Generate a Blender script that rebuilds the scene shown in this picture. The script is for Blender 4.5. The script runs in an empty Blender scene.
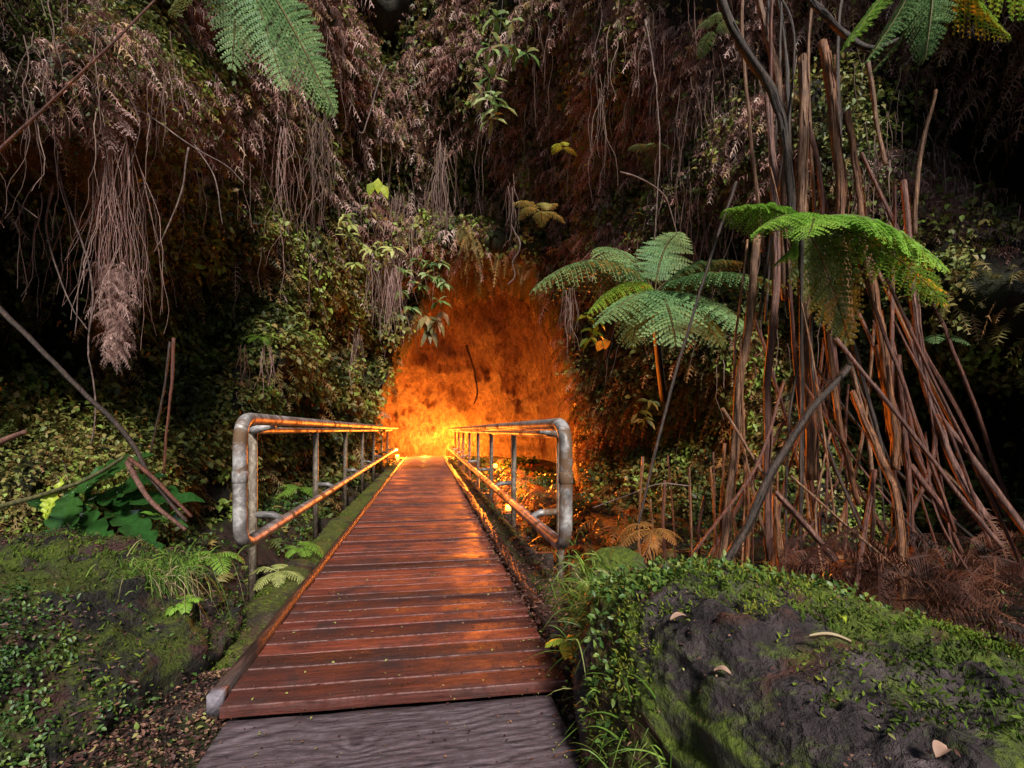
import bpy, math, random
import numpy as np
from mathutils import Vector

rng = np.random.default_rng(7)
random.seed(7)
scene = bpy.context.scene
COL = scene.collection
YAW = math.radians(10.0)
CAM = np.array([0.0, 0.0, 1.0])
FP = 480.0            # focal length in pixels
CR = np.array([math.cos(YAW), -math.sin(YAW), 0.0])
CF = np.array([math.sin(YAW), math.cos(YAW), 0.0])
UP = np.array([0.0, 0.0, 1.0])

def P(px, py, d):
    """a place in the world found by measuring the photograph: pixel and depth in metres"""
    return CAM + CF * d + CR * ((px - 512.0) / FP * d) + UP * ((430.0 - py) / FP * d)

# ------------------------------------------------------------------ noise
def _hash(ix, iy, iz, seed):
    h = (ix.astype(np.int64) * 374761393 + iy.astype(np.int64) * 668265263 +
         iz.astype(np.int64) * 2147483647 + seed * 1274126177) & 0xFFFFFFFF
    h = ((h ^ (h >> 13)) * 1274126177) & 0xFFFFFFFF
    h = ((h ^ (h >> 16)) * 2246822519) & 0xFFFFFFFF
    h = h ^ (h >> 15)
    return (h & 0xFFFFFF) / float(0xFFFFFF)

def vnoise(p, seed=0):
    p = np.asarray(p, dtype=float)
    i = np.floor(p); f = p - i; f = f * f * (3 - 2 * f)
    i = i.astype(np.int64)
    out = 0
    for dx in (0, 1):
        for dy in (0, 1):
            for dz in (0, 1):
                w = (f[..., 0] if dx else 1 - f[..., 0]) * (f[..., 1] if dy else 1 - f[..., 1]) * (f[..., 2] if dz else 1 - f[..., 2])
                out = out + w * _hash(i[..., 0] + dx, i[..., 1] + dy, i[..., 2] + dz, seed)
    return out * 2 - 1

def fbm(p, freq=1.0, octv=4, seed=0):
    p = np.asarray(p, dtype=float) * freq
    a = 1.0; s = 0; t = 0
    for o in range(octv):
        s = s + a * vnoise(p, seed + o * 17); t += a
        p = p * 2.03 + 11.3; a *= 0.5
    return s / t

def unit(v):
    v = np.asarray(v, dtype=float)
    return v / np.maximum(np.linalg.norm(v, axis=-1, keepdims=True), 1e-9)

def smooth(a, b, x):
    t = np.clip((np.asarray(x, dtype=float) - a) / (b - a), 0, 1)
    return t * t * (3 - 2 * t)

# ------------------------------------------------------------------ objects
def tag(o, label=None, cat=None, group=None, kind=None):
    if label: o['label'] = label
    if cat: o['category'] = cat
    if group: o['group'] = group
    if kind: o['kind'] = kind
    return o

def empty(name, loc=(0, 0, 0), label=None, cat=None, group=None):
    o = bpy.data.objects.new(name, None)
    o.empty_display_size = 0.1
    COL.objects.link(o); o.location = tuple(float(c) for c in loc)
    tag(o, label, cat, group)
    return o

def mesh_np(name, V, Q, mat, tint=None, parent=None, smooth_shade=False, T=None, attrs=None):
    """link ONE mesh object from arrays of vertices, quads (and triangles); vertices in world space"""
    V = np.asarray(V, dtype=np.float32).reshape(-1, 3)
    if parent is not None:
        V = V - np.array(parent_loc(parent), dtype=np.float32)
        loc = (0, 0, 0)
    else:
        c = V.mean(axis=0); c[2] = V[:, 2].min()
        V = V - c; loc = tuple(float(x) for x in c)
    Q = np.asarray(Q, dtype=np.int32).reshape(-1, 4) if Q is not None else np.zeros((0, 4), np.int32)
    T = np.asarray(T, dtype=np.int32).reshape(-1, 3) if T is not None else np.zeros((0, 3), np.int32)
    me = bpy.data.meshes.new(name)
    me.vertices.add(len(V)); me.vertices.foreach_set('co', V.ravel())
    nl = Q.size + T.size
    me.loops.add(nl)
    me.loops.foreach_set('vertex_index', np.concatenate([Q.ravel(), T.ravel()]).astype(np.int32))
    me.polygons.add(len(Q) + len(T))
    st = np.concatenate([np.arange(len(Q)) * 4, Q.size + np.arange(len(T)) * 3]).astype(np.int32)
    me.polygons.foreach_set('loop_start', st)
    me.update(calc_edges=True)
    if smooth_shade:
        me.polygons.foreach_set('use_smooth', np.ones(len(me.polygons), dtype=bool))
    if tint is not None:
        a = me.attributes.new('tint', 'FLOAT', 'POINT'); a.data.foreach_set('value', np.asarray(tint, dtype=np.float32).ravel())
    for k, v in (attrs or {}).items():
        a = me.attributes.new(k, 'FLOAT', 'POINT'); a.data.foreach_set('value', np.asarray(v, dtype=np.float32).ravel())
    me.materials.append(mat)
    o = bpy.data.objects.new(name, me); COL.objects.link(o)
    if parent is not None:
        o.parent = parent
    o.location = loc
    return o

def parent_loc(p):
    l = np.array(p.location)
    while p.parent is not None:
        p = p.parent; l = l + np.array(p.location)
    return l

class Geo:
    def __init__(s): s.V = []; s.Q = []; s.t = []; s.n = 0
    def add(s, V, Q, t=None):
        V = np.asarray(V, dtype=float).reshape(-1, 3); Q = np.asarray(Q, dtype=np.int64).reshape(-1, 4)
        s.V.append(V); s.Q.append(Q + s.n); s.n += len(V)
        if t is None: t = 0.5
        s.t.append(np.broadcast_to(np.asarray(t, dtype=float), (len(V),)).copy() if np.ndim(t) == 0 else np.asarray(t, dtype=float).ravel())
        return s
    def build(s, name, mat, parent=None, smooth_shade=False):
        return mesh_np(name, np.concatenate(s.V), np.concatenate(s.Q), mat, np.concatenate(s.t), parent, smooth_shade)

def box(x0, x1, y0, y1, z0, z1):
    V = [(x0, y0, z0), (x1, y0, z0), (x1, y1, z0), (x0, y1, z0), (x0, y0, z1), (x1, y0, z1), (x1, y1, z1), (x0, y1, z1)]
    Q = [(0, 3, 2, 1), (4, 5, 6, 7), (0, 1, 5, 4), (1, 2, 6, 5), (2, 3, 7, 6), (3, 0, 4, 7)]
    return V, Q

def catmull(pts, n=6):
    pts = [np.asarray(p, dtype=float) for p in pts]
    if len(pts) < 3:
        return np.array([pts[0] + (pts[-1] - pts[0]) * t for t in np.linspace(0, 1, n * 2)])
    e = [2 * pts[0] - pts[1]] + pts + [2 * pts[-1] - pts[-2]]
    out = []
    for i in range(1, len(e) - 2):
        for k in range(n):
            t = k / n
            out.append(0.5 * ((2 * e[i]) + (-e[i - 1] + e[i + 1]) * t + (2 * e[i - 1] - 5 * e[i] + 4 * e[i + 1] - e[i + 2]) * t * t + (-e[i - 1] + 3 * e[i] - 3 * e[i + 1] + e[i + 2]) * t ** 3))
    out.append(pts[-1])
    return np.array(out)

def tube(pts, r, sides=8, rough=0.0, caps=True, seed=0):
    """swept tube; r scalar or per-point"""
    pts = np.asarray(pts, dtype=float); n = len(pts)
    r = np.broadcast_to(np.asarray(r, dtype=float), (n,)) if np.ndim(r) == 0 else np.interp(np.linspace(0, 1, n), np.linspace(0, 1, len(r)), r)
    T = unit(np.gradient(pts, axis=0))
    ref = np.array([0.0, 0, 1]) if abs(T[0][2]) < 0.9 else np.array([1.0, 0, 0])
    u = unit(np.cross(T[0], ref)); V = []
    for i in range(n):
        u = unit(u - T[i] * np.dot(u, T[i])); w = np.cross(T[i], u)
        a = np.arange(sides) / sides * 2 * math.pi
        ring = np.cos(a)[:, None] * u + np.sin(a)[:, None] * w
        rr = r[i] * np.ones(sides)
        if rough:
            rr = rr * (1 + rough * 1.6 * fbm(np.stack([np.cos(a) * 2.2 + seed, np.sin(a) * 2.2, np.full(sides, i * 0.16)], -1), 1, 2, seed))
        V.append(pts[i] + ring * rr[:, None])
    V = np.concatenate(V)
    Q = []
    for i in range(n - 1):
        for k in range(sides):
            a = i * sides + k; b = i * sides + (k + 1) % sides
            Q.append((a, b, b + sides, a + sides))
    if caps:
        m = len(V); V = np.concatenate([V, [pts[0], pts[-1]]])
        for k in range(0, sides, 2):
            Q.append((m, (k + 2) % sides, k + 1, k))
            o = (n - 1) * sides
            Q.append((m + 1, o + k, o + k + 1, o + (k + 2) % sides))
    return V, Q

def fillet(pts, rad=0.12, n=7):
    pts = [np.asarray(p, dtype=float) for p in pts]; out = [pts[0]]
    for i in range(1, len(pts) - 1):
        a = unit(pts[i - 1] - pts[i]); b = unit(pts[i + 1] - pts[i])
        p0 = pts[i] + a * rad; p2 = pts[i] + b * rad
        for k in range(n + 1):
            t = k / n
            out.append((1 - t) ** 2 * p0 + 2 * t * (1 - t) * pts[i] + t * t * p2)
    out.append(pts[-1]); return np.array(out)

# ------------------------------------------------------------------ foliage builders (arrays)
def fronds_np(Pp, D, L, K=12, W=0.28, droop=0.5, pdroop=0.4, S=2, pw=0.05, roll=0.6, rach=0.012, jit=0.15, sweep=0.35):
    N = len(Pp); Pp = np.asarray(Pp); D = unit(D); L = np.broadcast_to(L, (N,))[:, None, None]
    t = ((np.arange(K) + 1.0) / (K + 0.5))[None, :, None]
    g = np.array([0, 0, -1.0])
    dr = (droop * (0.6 + 0.8 * rng.random(N)))[:, None, None]
    c = Pp[:, None] + D[:, None] * L * t + g * dr * L * t ** 2
    T = unit(D[:, None] + 2 * g * dr * t)
    upv = unit(UP + roll * rng.normal(size=(N, 3)))[:, None]
    side = unit(np.cross(T, np.broadcast_to(upv, T.shape)) + 1e-6)
    prof = (np.sin(np.pi * np.clip(0.12 + 0.86 * t, 0, 1)) ** 0.8)
    pl = W * L * prof * (1 + jit * rng.normal(size=(N, K, 1)))
    Vs = []; Qs = []; off = 0
    for sgn in (-1, 1):
        d = unit(side * sgn + T * sweep + jit * rng.normal(size=T.shape))
        pd = pdroop * (0.5 + rng.random((N, K, 1)))
        ring = []
        for j in range(S + 1):
            s = j / S
            q = c + d * pl * s + g * pd * pl * s * s
            w = pw * L * (1 - s) ** 0.6 * 0.5 + 0.0005
            ring += [q - T * w, q + T * w]
        A = np.stack(ring, axis=2)               # N,K,2(S+1),3
        base = (np.arange(N * K) * 2 * (S + 1))[:, None]
        for j in range(S):
            Qs.append(base + np.array([2 * j, 2 * j + 1, 2 * j + 3, 2 * j + 2]) + off)
        Vs.append(A.reshape(-1, 3)); off += N * K * 2 * (S + 1)
    # rachis ribbon
    cc = np.concatenate([Pp[:, None], c], axis=1); sd = np.concatenate([side[:, :1], side], axis=1)
    w = rach * L
    A = np.stack([cc - sd * w, cc + sd * w], axis=2)
    base = (np.arange(N)[:, None] * (K + 1) + np.arange(K)[None, :]).reshape(-1, 1) * 2
    Qs.append(base + np.array([0, 1, 3, 2]) + off); Vs.append(A.reshape(-1, 3))
    nper = [K * 2 * (S + 1)] * 2 + [(K + 1) * 2]
    tint = rng.random(N)
    tt = np.concatenate([np.repeat(tint, n) for n in nper])
    tt = np.clip(tt + rng.normal(size=len(tt)) * 0.04, 0, 1)
    return np.concatenate(Vs), np.concatenate(Qs), tt

def leaves_np(Pp, A, Nn, ln, wd, fold=0.25, tint=None):
    N = len(Pp); A = unit(A); Nn = unit(Nn); S = unit(np.cross(A, Nn) + 1e-6); Nn = np.cross(S, A)
    ln = np.broadcast_to(ln, (N,))[:, None]; wd = np.broadcast_to(wd, (N,))[:, None]
    base = Pp; tip = Pp + A * ln - Nn * ln * 0.18
    M = Pp + A * ln * 0.5
    l1 = Pp + A * ln * 0.42 + S * wd * 0.5 + Nn * wd * fold
    r1 = Pp + A * ln * 0.42 - S * wd * 0.5 + Nn * wd * fold
    l2 = Pp + A * ln * 0.75 + S * wd * 0.33 + Nn * wd * fold * 0.3
    r2 = Pp + A * ln * 0.75 - S * wd * 0.33 + Nn * wd * fold * 0.3
    V = np.stack([base, l1, l2, tip, r2, r1, M], axis=1).reshape(-1, 3)
    b = (np.arange(N) * 7)[:, None]
    Q = np.concatenate([b + np.array([0, 6, 2, 1]), b + np.array([6, 6, 3, 2])[[0, 2, 3, 3]] * 0 + b * 0 + np.array([6, 4, 3, 2]), b + np.array([0, 5, 4, 6])])
    t = rng.random(N) if tint is None else tint
    return V, Q, np.repeat(t, 7)

def strands_np(P0, Ln, r, K=8, sway=0.1, taper=True, lean=None):
    N = len(P0); Ln = np.broadcast_to(Ln, (N,)); r = np.broadcast_to(r, (N,))
    step = (Ln / K)[:, None]
    pts = [np.asarray(P0, dtype=float)]; vel = rng.normal(size=(N, 3)) * 0.5
    for k in range(K):
        vel = vel * 0.7 + rng.normal(size=(N, 3)) * 0.5
        d = np.array([0, 0, -1.0]) + vel * np.array([1, 1, 0.25]) * sway * 3
        if lean is not None: d = d + lean
        pts.append(pts[-1] + unit(d) * step)
    C = np.stack(pts, axis=1)
    a = rng.random(N) * 6.28
    Vs = []
    for k in range(3):
        u = np.stack([np.cos(a + k * 2.094), np.sin(a + k * 2.094), np.zeros(N)], -1)[:, None]
        rr = r[:, None] * (np.linspace(1, 0.35, K + 1)[None] if taper else 1.0)
        Vs.append(C + u * rr[..., None])
    V = np.stack(Vs, axis=2)          # N,K+1,3,3
    b = ((np.arange(N)[:, None] * (K + 1) + np.arange(K)[None]) * 3).reshape(-1, 1)
    Q = np.concatenate([b + np.array([k, (k + 1) % 3, (k + 1) % 3 + 3, k + 3]) for k in range(3)])
    return V.reshape(-1, 3), Q, np.repeat(rng.random(N), (K + 1) * 3)

def hero_frond(P0, P1, P2, width, n=24, npin=12, nrm=UP, pdroop=0.35, curl=0.0, stipe=0.12, rr=0.007, dens=1.0):
    """one twice-divided fern frond along the curve P0-P1-P2; returns leaf Geo arrays and rachis tube"""
    P0, P1, P2 = (np.asarray(p, dtype=float) for p in (P0, P1, P2))
    def pos(t): return (1 - t) ** 2 * P0 + 2 * t * (1 - t) * P1 + t * t * P2
    def tan(t): return unit(2 * (1 - t) * (P1 - P0) + 2 * t * (P2 - P1))
    geo = Geo(); g = np.array([0, 0, -1.0])
    tube_pts = np.array([pos(t) for t in np.linspace(0, 1, 18)])
    Vr, Qr = tube(tube_pts, [rr, rr * 0.8, rr * 0.2], sides=5)
    geo.add(Vr, Qr, 1.2)
    LEN = np.linalg.norm(P1 - P0) + np.linalg.norm(P2 - P1)
    B = []; AX = []; NN = []; LN = []; WD = []; TT = []
    for i in range(n):
        t = stipe + (1 - stipe) * (i + 0.5) / n
        c = pos(t); T = tan(t); side = unit(np.cross(T, nrm)); nn = np.cross(side, T)
        u = (t - stipe) / (1 - stipe)
        pl = width * min(1.0, (0.45 + 2.0 * u)) * (1 - u ** 2.2) ** 0.75 + 0.012
        for sg in (-1, 1):
            d = unit(side * sg + T * (0.22 + 0.35 * u) + rng.normal(size=3) * 0.05)
            pd = pdroop * (0.75 + 0.5 * rng.random())
            m = max(4, int(npin * (0.35 + 0.65 * pl / width)))
            s = (np.arange(m) + 0.5) / m
            q = c + d * pl * s[:, None] + g * pd * pl * (s ** 2)[:, None]
            tg = unit(d + 2 * g * pd * s[:, None])
            # midrib of the pinna
            w = 0.0022
            rib = np.stack([q - T * w, q + T * w], 1).reshape(-1, 3)
            qq = np.array([[2 * k, 2 * k + 1, 2 * k + 3, 2 * k + 2] for k in range(m - 1)])
            geo.add(rib, qq, 0.9)
            wl = width * 0.17 * (1 - s ** 1.6) ** 0.7 * (0.5 + 0.5 * pl / width) + 0.004
            for sg2 in (-1, 1):
                dd = unit(T * sg2 + tg * 0.35 - nn * 0.12 + rng.normal(size=(m, 3)) * 0.08)
                B.append(q); AX.append(dd); NN.append(np.broadcast_to(nn, (m, 3)) + rng.normal(size=(m, 3)) * 0.15)
                LN.append(wl); WD.append(np.full(m, pl / m * 0.95 * dens))
                TT.append(np.full(m, np.clip(0.35 + 0.3 * rng.random() + 0.25 * u, 0, 1)))
    V, Q, t = leaves_np(np.concatenate(B), np.concatenate(AX), np.concatenate(NN), np.concatenate(LN), np.concatenate(WD), fold=0.1, tint=np.concatenate(TT))
    geo.add(V, Q, t)
    return geo

# ------------------------------------------------------------------ materials
def new_mat(name):
    m = bpy.data.materials.new(name); m.use_nodes = True
    nt = m.node_tree; nt.nodes.clear()
    out = nt.nodes.new('ShaderNodeOutputMaterial'); b = nt.nodes.new('ShaderNodeBsdfPrincipled')
    nt.links.new(b.outputs[0], out.inputs[0])
    return m, nt, b, out

def N(nt, t, **k):
    n = nt.nodes.new(t)
    for a, v in k.items():
        if a.startswith('_'): n.inputs[a[1:].replace('_', ' ')].default_value = v
        else: setattr(n, a, v)
    return n

def ramp(nt, stops, fac):
    r = nt.nodes.new('ShaderNodeValToRGB'); e = r.color_ramp.elements
    while len(e) > 1: e.remove(e[-1])
    e[0].position = stops[0][0]; e[0].color = (*stops[0][1], 1)
    for p, c in stops[1:]:
        x = e.new(p); x.color = (*c, 1)
    nt.links.new(fac, r.inputs[0]); return r

def noise(nt, scale, detail=5, rough=0.6, dist=0.0, vec=None):
    n = N(nt, 'ShaderNodeTexNoise'); n.inputs['Scale'].default_value = scale; n.inputs['Detail'].default_value = detail
    n.inputs['Roughness'].default_value = rough; n.inputs['Distortion'].default_value = dist
    if vec is not None: nt.links.new(vec, n.inputs['Vector'])
    return n

def coords(nt, scale=(1, 1, 1)):
    tc = N(nt, 'ShaderNodeTexCoord'); mp = N(nt, 'ShaderNodeMapping'); mp.inputs['Scale'].default_value = scale
    nt.links.new(tc.outputs['Object'], mp.inputs['Vector']); return mp.outputs[0]

def geo_pos(nt):
    return N(nt, 'ShaderNodeNewGeometry').outputs['Position']

def mix(nt, fac, a, b):
    m = N(nt, 'ShaderNodeMix', data_type='RGBA')
    for s, v in ((6, a), (7, b)):
        if isinstance(v, tuple): m.inputs[s].default_value = (*v, 1)
        else: nt.links.new(v, m.inputs[s])
    if isinstance(fac, float): m.inputs[0].default_value = fac
    else: nt.links.new(fac, m.inputs[0])
    return m.outputs[2]

def bump(nt, b, h, strength=0.5, dist=0.02):
    n = N(nt, 'ShaderNodeBump'); n.inputs['Strength'].default_value = strength; n.inputs['Distance'].default_value = dist
    nt.links.new(h, n.inputs['Height']); nt.links.new(n.outputs[0], b.inputs['Normal']); return n

def leaf_mat(name, stops, rough=0.5, trans=0.25, spec=0.4):
    m, nt, b, out = new_mat(name)
    at = N(nt, 'ShaderNodeAttribute', attribute_name='tint')
    r = ramp(nt, stops, at.outputs['Fac'])
    nz = noise(nt, 25, 3, vec=geo_pos(nt))
    mr = N(nt, 'ShaderNodeMapRange'); mr.inputs[1].default_value = 0.3; mr.inputs[2].default_value = 0.7; mr.inputs[3].default_value = 0.7; mr.inputs[4].default_value = 1.25
    nt.links.new(nz.outputs['Fac'], mr.inputs[0])
    mu = N(nt, 'ShaderNodeVectorMath', operation='SCALE'); nt.links.new(r.outputs[0], mu.inputs[0]); nt.links.new(mr.outputs[0], mu.inputs['Scale'])
    nt.links.new(mu.outputs[0], b.inputs['Base Color'])
    b.inputs['Roughness'].default_value = rough; b.inputs['Specular IOR Level'].default_value = spec
    if trans > 0:
        tr = N(nt, 'ShaderNodeBsdfTranslucent'); nt.links.new(mu.outputs[0], tr.inputs[0])
        ms = N(nt, 'ShaderNodeMixShader'); ms.inputs[0].default_value = trans
        nt.links.new(b.outputs[0], ms.inputs[1]); nt.links.new(tr.outputs[0], ms.inputs[2]); nt.links.new(ms.outputs[0], out.inputs[0])
    return m

M = {}
M['dead'] = leaf_mat('dead_fern', [(0, (.14, .06, .045)), (.3, (.34, .17, .135)), (.6, (.52, .31, .26)), (.85, (.64, .47, .42)), (1, (.44, .27, .09))], .65, .15, .3)
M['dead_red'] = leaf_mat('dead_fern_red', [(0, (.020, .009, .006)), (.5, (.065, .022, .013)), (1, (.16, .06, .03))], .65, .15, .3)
M['green'] = leaf_mat('wall_leaves', [(0, (.05, .06, .016)), (.3, (.12, .17, .035)), (.55, (.21, .22, .055)), (.8, (.27, .18, .06)), (1, (.28, .40, .07))], .5, .25)
M['olive'] = leaf_mat('olive_fern', [(0, (.08, .07, .02)), (.4, (.19, .16, .045)), (.7, (.30, .21, .065)), (1, (.36, .18, .07))], .55, .25)
M['orange_fern'] = leaf_mat('withered_fern', [(0, (.07, .06, .015)), (.3, (.17, .10, .025)), (.65, (.30, .12, .03)), (1, (.38, .18, .04))], .55, .25)
M['ivy'] = leaf_mat('ground_leaves', [(0, (.02, .05, .012)), (.5, (.045, .11, .022)), (.8, (.09, .16, .03)), (1, (.20, .26, .05))], .45, .2)
M['tree_fern'] = leaf_mat('tree_fern_leaf', [(0, (.045, .115, .04)), (.5, (.11, .22, .085)), (.9, (.21, .34, .12)), (1, (.16, .13, .05))], .55, .3, .3)
M['tree_fern_bright'] = leaf_mat('tree_fern_bright', [(0, (.05, .13, .015)), (.5, (.13, .30, .03)), (.9, (.27, .46, .06)), (1, (.14, .13, .04))], .42, .35)
M['lime'] = leaf_mat('lime_leaf', [(0, (.22, .34, .03)), (.5, (.38, .50, .05)), (1, (.55, .62, .07))], .45, .35)
M['pale'] = leaf_mat('pale_leaf', [(0, (.16, .22, .05)), (.5, (.33, .38, .10)), (1, (.48, .50, .18))], .45, .3)
M['hang'] = leaf_mat('hanging_leaf', [(0, (.05, .12, .03)), (.5, (.15, .26, .07)), (1, (.33, .42, .20))], .4, .3)
M['straw'] = leaf_mat('straw', [(0, (.14, .09, .04)), (.5, (.28, .20, .10)), (1, (.42, .33, .2))], .7, .1)
M['root'] = leaf_mat('root', [(0, (.07, .04, .032)), (.5, (.17, .11, .09)), (1, (.32, .22, .18))], .8, 0, .2)
M['root_pink'] = leaf_mat('root_pink', [(0, (.18, .10, .085)), (.5, (.33, .20, .17)), (1, (.46, .31, .27))], .8, .05, .2)
M['cave_root'] = leaf_mat('cave_root', [(0, (.16, .10, .07)), (.5, (.35, .24, .16)), (1, (.55, .42, .3))], .7, 0, .3)
M['moss'] = leaf_mat('moss_tuft', [(0, (.035, .055, .008)), (.4, (.07, .12, .012)), (.8, (.15, .21, .02)), (1, (.24, .24, .03))], .8, .2, .2)
M['grass'] = leaf_mat('grass_blade', [(0, (.05, .10, .015)), (.5, (.12, .24, .03)), (.85, (.24, .36, .06)), (1, (.34, .27, .12))], .5, .3)
M['litter'] = leaf_mat('litter', [(0, (.03, .015, .012)), (.4, (.085, .033, .026)), (.7, (.16, .075, .055)), (.92, (.28, .15, .09)), (1, (.34, .34, .10))], .6, .05)
M['glossy'] = leaf_mat('glossy_leaf', [(0, (.010, .035, .008)), (.5, (.02, .07, .014)), (1, (.07, .15, .03))], .2, .06, .9)

def rock_mat(name, base, moss_amt=0.5, moss_lo=(.05, .075, .01), moss_hi=(.15, .19, .02), top_only=True, patch=None):
    m, nt, b, out = new_mat(name); pos = geo_pos(nt)
    n1 = noise(nt, 7, 8, .7, vec=pos); n2 = noise(nt, 1.9, 10, .74, .3, vec=pos); n3 = noise(nt, 60, 5, .75, vec=pos)
    c = ramp(nt, [(.36, tuple(x * .3 for x in base)), (.52, base), (.66, tuple(x * 2.4 for x in base))], n1.outputs['Fac']).outputs[0]
    if patch:
        n5 = noise(nt, 2.6, 4, .6, .5, vec=pos)
        c = mix(nt, ramp(nt, [(.54, (0, 0, 0)), (.62, (1, 1, 1))], n5.outputs['Fac']).outputs[0], c, patch)
    mc = ramp(nt, [(.3, moss_lo), (.7, moss_hi)], n3.outputs['Fac']).outputs[0]
    f = ramp(nt, [(max(0, .64 - .28 * moss_amt), (0, 0, 0)), (min(1, .70 - .26 * moss_amt), (1, 1, 1))], n2.outputs['Fac']).outputs[0]
    if top_only:
        g = N(nt, 'ShaderNodeNewGeometry'); sx = N(nt, 'ShaderNodeSeparateXYZ'); nt.links.new(g.outputs['Normal'], sx.inputs[0])
        mr = N(nt, 'ShaderNodeMapRange'); mr.inputs[1].default_value = -.2; mr.inputs[2].default_value = .5; nt.links.new(sx.outputs[2], mr.inputs[0])
        mm = N(nt, 'ShaderNodeMath', operation='MULTIPLY'); nt.links.new(mr.outputs[0], mm.inputs[0]); nt.links.new(f, mm.inputs[1]); f = mm.outputs[0]
    nt.links.new(mix(nt, f, c, mc), b.inputs['Base Color'])
    b.inputs['Roughness'].default_value = .75; b.inputs['Specular IOR Level'].default_value = .35
    n4 = noise(nt, 130, 3, .7, vec=pos); n6 = noise(nt, 20, 6, .75, .6, vec=pos); vo = N(nt, 'ShaderNodeTexVoronoi'); vo.inputs['Scale'].default_value = 55; nt.links.new(pos, vo.inputs['Vector'])
    ad = N(nt, 'ShaderNodeMath', operation='ADD'); nt.links.new(n1.outputs['Fac'], ad.inputs[0]); nt.links.new(n6.outputs['Fac'], ad.inputs[1])
    ad2 = N(nt, 'ShaderNodeMath', operation='MULTIPLY_ADD'); nt.links.new(n4.outputs['Fac'], ad2.inputs[0]); ad2.inputs[1].default_value = .35; nt.links.new(ad.outputs[0], ad2.inputs[2]); ad3 = N(nt, 'ShaderNodeMath', operation='MULTIPLY_ADD'); nt.links.new(vo.outputs['Distance'], ad3.inputs[0]); ad3.inputs[1].default_value = .4; nt.links.new(ad2.outputs[0], ad3.inputs[2]); ad2 = ad3
    bump(nt, b, ad2.outputs[0], 1.0, .035)
    return m

M['cliff'] = rock_mat('cliff_rock', (.018, .013, .010), .55, (.012, .016, .004), (.035, .04, .008), False)
M['boulder'] = rock_mat('boulder_rock', (.058, .043, .043), .68, (.04, .065, .008), (.17, .22, .02), True, (.12, .045, .028))
M['bank'] = rock_mat('bank_rock', (.028, .022, .020), .62, (.03, .045, .006), (.12, .15, .015), True, (.075, .03, .026))
M['soil'] = rock_mat('soil', (.032, .020, .016), .45, (.02, .03, .006), (.06, .07, .012), True, (.055, .022, .016))
M['ledge'] = rock_mat('ledge_moss', (.055, .038, .026), .78, (.04, .05, .01), (.17, .18, .03), False, (.10, .05, .03))

def cave_mat():
    m, nt, b, out = new_mat('cave_rock'); v = geo_pos(nt)
    mp = N(nt, 'ShaderNodeMapping'); mp.inputs['Scale'].default_value = (2.2, 2.2, 1.7); nt.links.new(v, mp.inputs[0])
    n1 = noise(nt, 2.4, 12, .8, .1, vec=mp.outputs[0]); n2 = noise(nt, 12, 8, .8, 0, vec=mp.outputs[0])
    c = ramp(nt, [(.34, (.04, .02, .012)), (.46, (.20, .11, .07)), (.60, (.46, .30, .20))], n1.outputs['Fac']).outputs[0]
    nt.links.new(c, b.inputs['Base Color']); b.inputs['Roughness'].default_value = .55
    ad = N(nt, 'ShaderNodeMath', operation='ADD'); nt.links.new(n1.outputs['Fac'], ad.inputs[0]); nt.links.new(n2.outputs['Fac'], ad.inputs[1])
    bump(nt, b, ad.outputs[0], 1.0, .4)
    return m
M['cave'] = cave_mat()

def wood_deck():
    m, nt, b, out = new_mat('deck_wood'); v = coords(nt, (1.2, 14, 14))
    at = N(nt, 'ShaderNodeAttribute', attribute_name='tint'); we = N(nt, 'ShaderNodeAttribute', attribute_name='edge_highlight')
    n1 = noise(nt, 3, 10, .78, .6, vec=v); n2 = noise(nt, 3.2, 7, .7, .3, vec=geo_pos(nt)); n3 = noise(nt, 30, 4, .7, vec=geo_pos(nt))
    c = ramp(nt, [(0, (.045, .016, .012)), (.35, (.12, .030, .020)), (.7, (.21, .045, .027)), (1, (.29, .075, .04))], at.outputs['Fac']).outputs[0]
    g = ramp(nt, [(.36, (.28, .28, .28)), (.5, (.85, .85, .85)), (.66, (1.5, 1.5, 1.5))], n1.outputs['Fac']).outputs[0]
    mu = N(nt, 'ShaderNodeVectorMath', operation='MULTIPLY'); nt.links.new(c, mu.inputs[0]); nt.links.new(g, mu.inputs[1])
    c = mix(nt, ramp(nt, [(.5, (0, 0, 0)), (.66, (1, 1, 1))], n2.outputs['Fac']).outputs[0], mu.outputs[0], (.045, .020, .018))
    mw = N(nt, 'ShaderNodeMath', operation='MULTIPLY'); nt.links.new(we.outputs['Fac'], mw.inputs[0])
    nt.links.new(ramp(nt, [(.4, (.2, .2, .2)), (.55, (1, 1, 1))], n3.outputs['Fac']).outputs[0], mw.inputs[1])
    c = mix(nt, mw.outputs[0], c, (.34, .20, .185))  # pale tone on worn bevels paints the light plank edges catch
    c = mix(nt, ramp(nt, [(.60, (0, 0, 0)), (.70, (.8, .8, .8))], n3.outputs['Fac']).outputs[0], c, (.05, .028, .02))
    nt.links.new(c, b.inputs['Base Color'])
    r = ramp(nt, [(.35, (.48, .48, .48)), (.65, (.9, .9, .9))], n2.outputs['Fac']).outputs[0]
    nt.links.new(r, b.inputs['Roughness']); b.inputs['Specular IOR Level'].default_value = .3
    bump(nt, b, n1.outputs['Fac'], 1.0, .012)
    return m
M['deck'] = wood_deck()

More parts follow.
